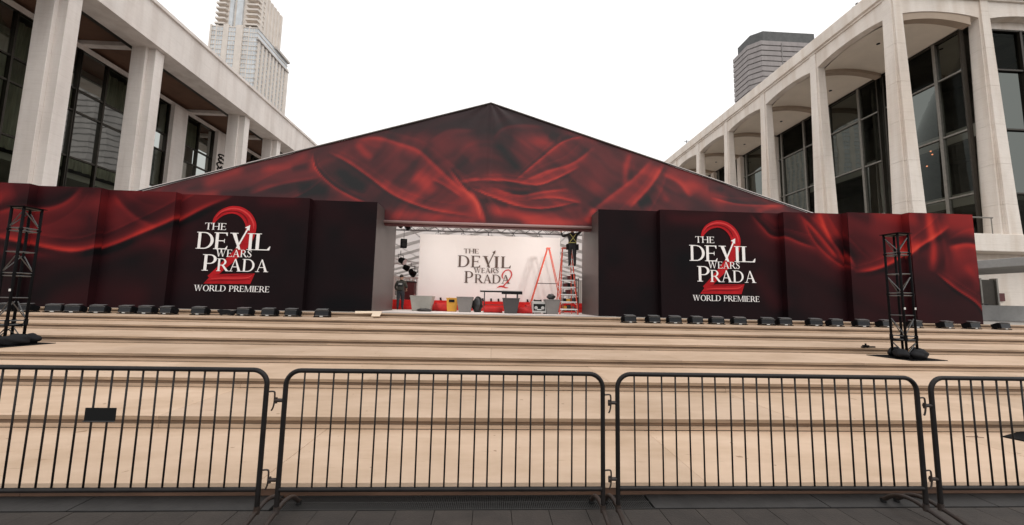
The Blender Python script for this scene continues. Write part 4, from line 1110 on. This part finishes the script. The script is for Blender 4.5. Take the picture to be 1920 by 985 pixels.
MB().box(-.24,-.15,-.07,.07,.72,.95).build('tool_pouch', M['planter'], p1, bevel=.02)
# worker on the ladder, arms raised to the header
FZ = at_y(1072, 499, 17.6).z-PZ-.006
J2 = {'pelvis':((0,0,.93),(.155,.115)),'belly':((0,.0,1.07),(.145,.11)),'chest':((0,.01,1.28),(.175,.125)),'neckb':((0,.02,1.44),(.085,.075)),'neck':((0,.01,1.50),.056),'headl':((0,.02,1.57),(.075,.088)),'headm':((0,.01,1.645),(.082,.098)),'headt':((0,-.01,1.72),(.062,.075)),
 'shL':((-.18,.02,1.40),.07),'elL':((-.40,.06,1.30),.048),'wrL':((-.44,.16,1.50),.032),'shR':((.18,.02,1.42),.07),'elR':((.36,.06,1.52),.048),'wrR':((.42,.18,1.72),.032),
 'hipL':((-.09,0,.86),.10),'knL':((-.11,.04,.50),.068),'anL':((-.12,-.02,.09),.046),'toL':((-.13,.14,.04),(.042,.03)),'hipR':((.09,0,.86),.10),'knR':((.10,.04,.50),.068),'anR':((.11,-.02,.09),.046),'toR':((.12,.14,.04),(.042,.03))}
ex = MB(); hand(ex, J2['wrL'][0], (-.05,.2,.9), 1); hand(ex, J2['wrR'][0], (.1,.3,.9), -1); head_extra(ex, (0,.01,1.64))
def cls2(c):
    if c.z > 1.49 and abs(c.x) < .13: return 2
    if abs(c.x) > .37 and c.z > 1.50 and c.y > .13: return 2
    if c.z < .10: return 3
    return 0 if c.z > .95 else 1
p2 = thing('person', 'person in dark clothes and yellow crossed harness standing on the stepladder reaching up', 'person', (gx(1074, 17.62, 470), 17.72, PZ+.006+FZ))
link('body', skin_body('body', J2, BN, [M['cloth'], M['cloth'], M['skin'], M['plaque']], cls2, ex), p2)
MB().sphere((0,0,1.68), (.095,.11,.095), 14, 10).build('cap', M['hair'], p2, smooth=True)
p2.scale = (1.1, 1.06, 1.06)
for s in (-1, 1):
    MB().tube([(s*.12,-.12,1.40), (0,-.158,1.22), (-s*.13,-.135,1.05)], .013, 6).build('harness_strap', M['hivis'], p2)
MB().tube([(.178*math.cos(a), .14*math.sin(a), 1.02) for a in np.linspace(0, 2*math.pi, 17)], .014, 6).build('belt', M['hivis'], p2)
for s in (-1, 1): MB().box(s*.21-.05, s*.21+.05, -.08, .08, .72, .97).build('tool_pouch', M['sandbag'], p2, bevel=.02)

# ------------------------------------------------------------------ rigging and background inside
def rig_light(loc, label, rz, s=1.0, power=0):
    r = thing('stage_light', label, 'stage light', loc, rz, 'stage lights hung under the tent roof')
    MB().tube([(0,0,0),(0,-.22*s,-.10*s)], [.11*s,.14*s], 12).build('barrel', M['blackmetal'], r)
    MB().tube([(0,-.222*s,-.101*s),(0,-.235*s,-.107*s)], .12*s, 12).build('lens', M['lit'], r)
    MB().tube([(-.17*s,-.06*s,0),(-.17*s,-.03,.2*s),(.17*s,-.03,.2*s),(.17*s,-.06*s,0)], .016, 6).build('yoke', M['blackmetal'], r)
    MB().tube([(0,-.03,.2*s),(0,-.03,.36*s)], .02, 6).build('clamp', M['blackmetal'], r)
    if power:      # this fixture is switched on and floods the white wall
        l = bpy.data.lights.new('lamp', 'AREA'); l.shape = 'DISK'; l.size = .35; l.energy = power*.64; l.color = (1, .93, .89)
        lo = bpy.data.objects.new('lamp', l); COL.objects.link(lo); lo.parent = r; lo.location = (0, -.26*s, -.12*s)
        wdir = Vector((2.4 if loc[0] < 0 else -2.4, 22, 3.0))-Vector(loc)-Matrix.Rotation(rz, 3, 'Z') @ Vector(lo.location)
        lo.rotation_euler = (Matrix.Rotation(-rz, 3, 'Z') @ (wdir*-1)).to_track_quat('Z', 'Y').to_euler()
    return r
def rig_truss(p, q, label):
    p, q = Vector(p), Vector(q); r = thing('lighting_truss', label, 'truss', p); d = q-p; L = d.length; t = d.normalized()
    sd_ = t.cross(Vector((0,0,1))).normalized()*.15; upv = Vector((0,0,.15))
    for a, b in ((1,1),(1,-1),(-1,1),(-1,-1)): MB().tube([sd_*a+upv*b, d+sd_*a+upv*b], .024, 6).build('chord', M['alu'], r)
    n = int(L/.4)
    for k in range(n):
        o0, o1 = t*(L*k/n), t*(L*(k+1)/n)
        s = 1 if k % 2 else -1
        MB().tube([o0+sd_+upv*s, o1+sd_-upv*s], .012, 5).build('brace', M['alu'], r); MB().tube([o0-sd_+upv*s, o1-sd_-upv*s], .012, 5).build('brace', M['alu'], r)
    return r
rig_truss((-9.2, 24.2, 4.55), (-4.9, 27.8, 4.1), 'aluminium lighting truss sloping under the tent roof behind the worker on foot')
rig_truss((-6.6, 18.0, 5.75), (6.3, 18.0, 5.75), 'aluminium lighting truss spanning across the tent above the white wall')
for k, (px, py, Y, s) in enumerate(((750,487,24,1.1),(757,500,24.5,1.0),(770,508,25,1.0),(778,512,25.3,.9))):
    v = at_y(px, py, Y); rig_light(v, 'black stage light on the sloping truss behind the worker on foot', 1.2+.9*k, s*1.4)
for k, (px, py, s) in enumerate(((748,430,1.3),(762,432,1.5),(771,428,1.1))):
    v = at_y(px, py, 20.2); rig_light((v.x*.9, 17.9, v.z-.12), 'black stage light hanging just below the header beside the return wall', 2.4+.4*k, s*.8, 85)
for k, (px, py) in enumerate(((1096,432),(1104,435),(1062,434))):
    v = at_y(px, py, 20.2); rig_light(((v.x-.2)*.9, 18.2, v.z-.02), 'black stage light hanging behind the worker on the ladder', 3.4+.4*k, .9, 85)
rig_truss((-8.5, 26.0, 6.48), (8.2, 26.0, 6.48), 'dark lighting truss spanning the tent behind the top of the white wall')
for o in [q for q in COL.objects if q.name.startswith('lighting_truss')][-1].children: o.data.materials[0] = M['blacklite']
for k, px in enumerate((822, 868, 915, 962, 1012)):
    v = at_y(px, 434, 26); rig_light((v.x, 26.0, 6.02), 'black stage light hung on the dark truss behind the white wall', .7*k, .9)
for k, px in enumerate((905, 921, 935, 990, 1003, 1015, 868, 842, 826)):
    ul = thing('uplight', 'tiny black uplight on the edge of the red platform', 'uplight', (gx(px, 21.75, 560), 21.86, PZ+.526), .3*k, 'uplights along the red platform')
    MB().tube([(0,0,0),(0,0,.05)], .06, 10).build('base', M['plaque'], ul); MB().tube([(0,0,.05),(0,.03,.15)], [.045,.055], 10).build('head', M['plaque'], ul)
v = at_y(757, 456, 21.5)
spk = thing('loudspeaker', 'black loudspeaker hanging beside the white display wall', 'loudspeaker', v, .3)
MB().box(-.17,.17,-.15,.15,-.27,.22).build('cabinet', M['blackmetal'], spk, bevel=.02)
MB().tube([(0,-.151,-.1),(0,-.165,-.1)], .12, 16).build('woofer', M['plaque'], spk); MB().box(-.1,.1,-.16,-.151,.06,.17).build('horn', M['plaque'], spk)
MB().tube([(0,0,.22),(0,0,1.6)], .015, 6).build('hanger', M['blacklite'], spk)
v = at_y(778, 553, 26.5); v0 = at_y(762, 553, 26.5)
rl = thing('railing', 'white picket railing at the back of the tent beside the display wall', 'railing', (v.x, 26.5, PZ))
for k in range(12): MB().box(-1.4+k*.24, -1.32+k*.24, -.03, .03, .6, 2.0).build('picket', M['whiterail'], rl)
for zz in (.6, 1.95): MB().box(-1.5, 1.5, -.045, .045, zz, zz+.1).build('rail', M['whiterail'], rl)
for xx in (-1.45, 1.35): MB().box(xx, xx+.1, -.05, .05, 0, 2.1).build('post', M['whiterail'], rl)
dk = thing('flight_case', 'dark red draped flight case behind the worker on foot', 'case', (gx(766, 23.6, 540), 23.6, PZ))
MB().box(-.4,.4,-.3,.3,.53,1.55).build('box', M['maroon'], dk, bevel=.03); MB().box(-.42,.42,-.32,.32,1.551,1.62).build('lid', M['plaque'], dk, bevel=.01)

# ================================================================== FLOOD LIGHTS ALONG THE TOP STEP
fm = {}
fm['housing'] = MB().prism([(-.16,.06),(.13,.04),(.17,.20),(-.04,.30),(-.13,.285)], 'x', -.255, .255).mesh('housing', M['blackmetal'])
fm['hood'] = MB().prism([(-.20,.303),(.03,.338),(.03,.350),(-.20,.315)], 'x', -.20, .20).mesh('hood', M['floodedge'])
fm['lens_frame'] = MB().box(-.235,.235,-.157,-.135,.262,.275).box(-.235,.235,-.182,-.160,.070,.082).mesh('lens_frame', M['floodedge'])
lm = MB().add([(-.225,-.1665,.085),(.225,-.1665,.085),(.225,-.141,.262),(-.225,-.141,.262)], [(0,1,2,3)])
fm['lens'] = lm.mesh('lens', M['lens'])
fb = MB(); fb.box(-.28,.28,-.17,.15,0,.035)
for s in (-1,1): fb.box(s*.28-.012, s*.28+.012, -.05, .05, .036, .19)
fm['base'] = fb.mesh('base', M['blackmetal'])
fm['badge'] = MB().box(-.06,.05,-.186,-.172,.028,.058).mesh('badge', M['badge'])
def flood(px, side):
    Yf = 13.82
    x = at_y(px, 600, Yf).x
    e = XL_ if x < 0 else XR_[:5]; k = sum(1 for q in e if abs(x) > abs(q))-1
    under = ['plain black panel', 'lettered panel', 'panel next to the lettered one', 'panel last but one from the end', 'end panel'][max(0, min(4, k))]
    r = thing('flood_light', 'black flood light before the %s, %s side' % (under, side+(' theatre' if k < 2 else '')), 'flood light', (x, Yf+random.uniform(-.04,.04), 7*H+.002), random.uniform(-.2,.2), 'row of flood lights along the top step, %s side' % side)
    r.scale = (.92, .86, .84)
    for n in ('housing','hood','lens_frame','base','badge'): link(n, fm[n], r)
    ln = link('lens', fm['lens'], r)
    return r
for px in (8, 50, 103, 141, 185, 238, 274, 317, 375, 460, 506, 548, 604): flood(px, 'brown-soffit')
for px in (1178, 1224, 1263, 1303, 1343, 1384, 1435, 1470, 1527, 1563, 1612, 1658, 1713, 1772, 1820, 1873): flood(px, 'arched')
cc = MB(); r_ = random.Random(3)
for k in range(5):
    cc.tube([((.2+.03*k)*math.cos(a)+r_.uniform(-.02,.02), .13*math.sin(a), .03+.035*k+.015*math.sin(3*a)) for a in np.linspace(0, 6.2, 24)], .017, 6)
cc.tube([(-.2,0,.03),(-.35,-.05,.02),(-.45,.03,.02),(-.55,-.02,.02)], .014, 6)
o = cc.build('cable_coil', M['sandbag'], smooth=True); o.location = (at_y(427, 588, 13.8).x, 13.8, 7*H+.002)
tag(o, 'coiled black cable lying among the flood lights on the top step', 'cable')

# plywood offcut left on the top steps
bx = at_y(690, 592, 14.05)
po = thing('plywood_offcut', 'L-shaped plywood offcut leaning on the top step at the tent opening', 'plywood', (bx.x, 14.0, 7*H))
L_ = MB().prism([(-.46,.10),(.46,.14),(.46,-.26),(.18,-.27),(.16,-.02),(-.42,-.06)], 'z', 0, .018)
sh = L_.build('sheet', M['ply'], po); sh.location = (0, .02, .165); sh.rotation_euler = (math.radians(24), 0, .06)
sl = MB().box(-.75,.40,-.06,.06,0,.018).build('strip', M['ply'], po); sl.location = (-.15, -.20, .004); sl.rotation_euler = (0, 0, .09)

# ================================================================== TRUSS TOWERS
def truss_tower(px, label, rz, bag_labels, bag_seed, plate_label):
    Y = 8.62; z0 = 4*H
    x = at_y(px, 640, Y).x
    r = thing('truss_tower', label, 'truss tower', (x, Y, z0), rz, 'black truss towers on the steps')
    MB().box(-.47,.47,-.47,.47,0,.014).build('base_plate', M['blackmetal'], r)
    a = .145; Ht = 2.86
    for sx in (-a, a):
        for sy in (-a, a): MB().tube([(sx,sy,.014),(sx,sy,Ht)], .024, 8).build('chord', M['blackmetal'], r, smooth=True)
    lv = [.06,.42,.50,.97,1.42,1.48,1.92,2.36,2.42,2.84]
    cs = [(-a,-a),(a,-a),(a,a),(-a,a)]
    for z in lv:
        for k in range(4):
            p, q = cs[k], cs[(k+1) % 4]; MB().tube([(*p, z), (*q, z)], .012, 6).build('rung', M['blacklite'], r)
    for i, (za, zb) in enumerate(((.06,.42),(.50,.97),(.97,1.42),(1.48,1.92),(1.92,2.36),(2.42,2.84))):
        if i % 2 == 0 and i: continue
        for k in range(4):
            p, q = cs[k], cs[(k+1) % 4]
            if k % 2: p, q = q, p
            MB().tube([(*p, za+.02), (q[0]*.9+p[0]*.1, q[1]*.9+p[1]*.1, zb-.08)], .010, 6).build('diagonal', M['blacklite'], r)
    for z0_, z1_ in ((.40,.52),(1.43,1.47),(2.37,2.41)):
        for c in cs: MB().tube([(*c, z0_),(*c, z1_)], .034, 8).build('coupler', M['blackmetal'], r)
    for c in cs[:2]: MB().box(c[0]-.018, c[0]+.018, c[1]-.036, c[1]-.026, 1.10, 1.15).build('tag', M['badge'], r); 
    MB().box(-.2,.2,-.2,.2,2.861,2.873).build('top_plate', M['blackmetal'], r)
    for k in range(4):
        p, q = cs[k], cs[(k+1) % 4]; MB().prism([(-.145,.02),(.145,.02),(.145,.09),(0,.05),(-.145,.09)], 'y', -.006, .006).build('base_gusset', M['blackmetal'], r).location = ((p[0]+q[0])/2, (p[1]+q[1])/2, .36)
        r.children[-1].rotation_euler.z = k*math.pi/2
    for k, (dx, dy, ry) in enumerate(((-.27,-.12,.9),(-.02,-.30,.1),(.27,-.06,1.2),(.10,.26,.3))):
        p = Matrix.Rotation(rz, 3, 'Z') @ Vector((dx, dy, 0))
        o = bag('sandbag', (x+p.x, Y+p.y, z0+.015), (.22,.12,.115), M['sandbag'], bag_labels, 'sandbag', bag_seed+k, .25); o.rotation_euler.z = rz+ry
        o['group'] = bag_labels
    return r
truss_tower(1695, 'black box truss tower on base plate before the printed panels, arched theatre side', math.radians(6), 'black sandbag on the truss base plate, arched theatre side', 20, '')
truss_tower(14, 'black box truss tower on base plate before the printed panels, brown-soffit theatre side', math.radians(-8), 'black sandbag on the truss base plate, brown-soffit theatre side', 30, '')
# small clamp on a step, steel plate at the edge of the view, a twig
v = at_z(1628, 652, 5*H)
cl = thing('pipe_clamp', 'small black pipe clamp left on a step near the truss tower', 'clamp', (v.x, v.y, 5*H+.001), .2)
MB().box(-.2,.2,-.03,.03,0,.03).build('arm', M['blackmetal'], cl); MB().tube([(-.08,0,.03),(-.08,0,.10)], .02, 8).build('bolt', M['blackmetal'], cl); MB().box(-.13,-.03,-.05,.05,.031,.06).build('jaw', M['blackmetal'], cl)
v = at_z(1884, 829, H)
sp_ = thing('steel_plate', 'flat black steel base plate lying on the lowest step behind the end barricade', 'steel plate', (v.x+.86, v.y-.04, H+.002), math.radians(20))
MB().box(-.55,.55,-.42,.42,0,.012).build('plate', M['blackmetal'], sp_, bevel=.002)
MB().box(-.3,.3,-.05,.05,.0125,.05).build('lug', M['blackmetal'], sp_)
v = at_z(1828, 821, H)
tw = MB(); tw.tube([(-.09,.02,.006),(-.02,.0,.012),(.05,-.01,.008),(.09,-.02,.006)], .004, 5); tw.tube([(.02,-.005,.01),(.06,.02,.012)], .007, 5)
o = tw.build('twig', M['riser_base']); o.location = (v.x, v.y, H+.002); tag(o, 'thin dry twig lying on the lowest step', 'twig')

# ================================================================== CROWD BARRICADES
def barricade(x0, x1, Y, label, hooks=True, lugs=True, rz=0, plaque=None, dz=0):
    W = x1-x0; cx = (x0+x1)/2
    r = thing('barricade', label, 'barricade', (cx, Y, .02), rz, 'black steel crowd barricades in a row')
    zb, zt, rr, h = .268, 1.112, .105, W/2
    fp = [(-h,0,.155),(-h,0,zt-rr)]
    for a in np.linspace(math.pi, math.pi/2, 9)[1:]: fp.append((-h+rr+rr*math.cos(a), 0, zt-rr+rr*math.sin(a)))
    for a in np.linspace(math.pi/2, 0, 9): fp.append((h-rr+rr*math.cos(a), 0, zt-rr+rr*math.sin(a)))
    fp.append((h,0,.155))
    MB().tube(fp, .0175, 12).build('frame', M['barrier'], r, smooth='auto')
    MB().tube([(-h+.012,0,zb),(h-.012,0,zb)], .0165, 12).build('bottom_rail', M['barrier'], r, smooth='auto')
    n = 21
    bm_ = MB().tube([(0,0,zb+.012),(0,0,zt-.014)], .0064, 8).mesh('bar', M['barrier']); bm_.polygons.foreach_set('use_smooth', [True]*len(bm_.polygons))
    for k in range(n):
        xx = -h+W*(k+1.25)/(n+1.5)
        o = link('bar', bm_, r, loc=(xx+random.uniform(-.002,.002), 0, 0)); o.rotation_euler = (random.uniform(-.006,.006), random.uniform(-.004,.004), 0)
    for s in (-1, 1):
        MB().tube([(s*h,0,.10),(s*h,0,.152)], .0205, 12).build('socket', M['barrierworn'], r, smooth='auto')
        pts = [(s*h, yy, zz) for yy, zz in ((.36,.018),(.33,.035),(.24,.105),(.12,.135),(0,.118),(-.12,.092),(-.24,.055),(-.36,.018))]
        C = [tuple(p) for p in catmull(pts, 5)]
        MB().tube(C, .0165, 10).build('foot', M['barrierworn'], r, smooth='auto')
        MB().tube([(s*h,.34,.0),(s*h,.352,.03)], .021, 8).build('foot_cap', M['plaque'], r); MB().tube([(s*h,-.34,.0),(s*h,-.352,.03)], .021, 8).build('foot_cap', M['plaque'], r)
    if hooks:
        for z in (.955, .40):
            MB().tube([tuple(p) for p in catmull([(h+.014,0,z),(h+.05,0,z+.002),(h+.062,0,z-.012),(h+.062,0,z-.08),(h+.056,0,z-.115),(h+.046,0,z-.135)], 4)], .0062, 8).build('hook', M['barrierworn'], r, smooth='auto')
    if lugs:
        for z in (.895, .335):
            lg = MB().tube([(-h-.072,0,z),(-h-.012,0,z)], .0135, 10).build('lug', M['barrierworn'], r, smooth='auto')
            MB().tube([(-h-.064,0,z-.022),(-h-.064,0,z+.02)], .011, 8).build('lug_eye', M['barrierworn'], lg)
    if plaque:
        MB().box(plaque[0]-cx, plaque[1]-cx, -.012, -.0065, plaque[2], plaque[3]).build('plaque', M['plaque'], r, bevel=.002)
        MB().box(plaque[0]-cx-.004, plaque[1]-cx, -.015, -.0125, plaque[2]-.006, plaque[2]+.002).build('plaque_edge', M['blacklite'], r)
    return r
YFn = 3.05
q0, q1 = at_y(163, 764, YFn), at_y(218, 789, YFn)
barricade(-4.06, -1.655, YFn, 'black steel barricade with a small black plaque wired to its bars', plaque=(q0.x, q1.x, q1.z-.02, q0.z-.02), rz=.004)
barricade(-1.515, .868, YFn, 'black steel barricade standing in front of the drain grate', rz=0)
barricade(.985, 3.415, YFn, 'black steel barricade hooked between the drain grate one and the steel plate one', rz=-.006)
barricade(3.545, 5.95, YFn, 'black steel barricade whose bars overlap the steel plate on the step', hooks=False, rz=0)

# ================================================================== small things beyond
# low grey wall, a barricade and a doorway at the far end
v0 = at_y(1838, 575, 21.5)
lw_ = MB().box(27.2, 48, 21.4, 21.9, PZ, at_y(1870, 573, 21.5).z)
o = lw_.build('low_wall', M['grey'], bevel=.02); tag(o, 'low smooth grey concrete wall beside the red end panel', 'wall')
fb2 = thing('rail_barrier', 'small black rail standing behind the low grey wall by the doorway', 'barrier', (29.8, 23.6, PZ))
zt_ = at_y(1880, 571, 23.6).z-PZ
MB().tube([tuple(p) for p in catmull([(-2.2,0,0),(-2.2,0,zt_-.15),(-2.05,0,zt_),(1.7,0,zt_),(1.9,0,zt_-.15),(1.9,0,0)], 5)], .035, 8).build('frame', M['barrier'], fb2)
for k in range(12): MB().tube([(-2+k*.33,0,.15),(-2+k*.33,0,zt_-.01)], .015, 6).build('bar', M['barrier'], fb2)
# rooftop fitting and birds
for (px, py, X, lab) in ((1594, 10, 28.3, 'dark bird perched on the parapet of the arched theatre'), (1284, 271, 28.5, 'small dark rooftop aerial at the far end of the arched theatre')):
    v = at_x(px, py, X)
    if 'bird' in lab:
        bb = MB().sphere((0,0,.22), (.14,.30,.15), 12, 8); bb.sphere((0,-.26,.40), (.09,.10,.09), 10, 8); bb.tube([(0,-.34,.40),(0,-.42,.38)], [.03,.005], 6); bb.tube([(0,.22,.2),(0,.5,.12)], [.07,.03], 6); bb.tube([(.04,0,0),(.04,0,.12)], .015, 5); bb.tube([(-.04,0,0),(-.04,0,.12)], .015, 5)
        o = bb.build('bird', M['bird'], smooth=True); o.location = (X+.3, v.y, 25.66); tag(o, lab, 'bird')
    else:
        bb = MB(); bb.tube([(0,0,0),(0,0,1.0)], .05, 6); bb.tube([(-.4,0,.8),(.4,0,.9)], .04, 6); bb.tube([(-.3,-.3,.6),(.3,.3,.7)], .03, 6)
        o = bb.build('roof_aerial', M['bird']); o.location = (X+.3, min(v.y, YRe-.6), 25.66); tag(o, lab, 'aerial')
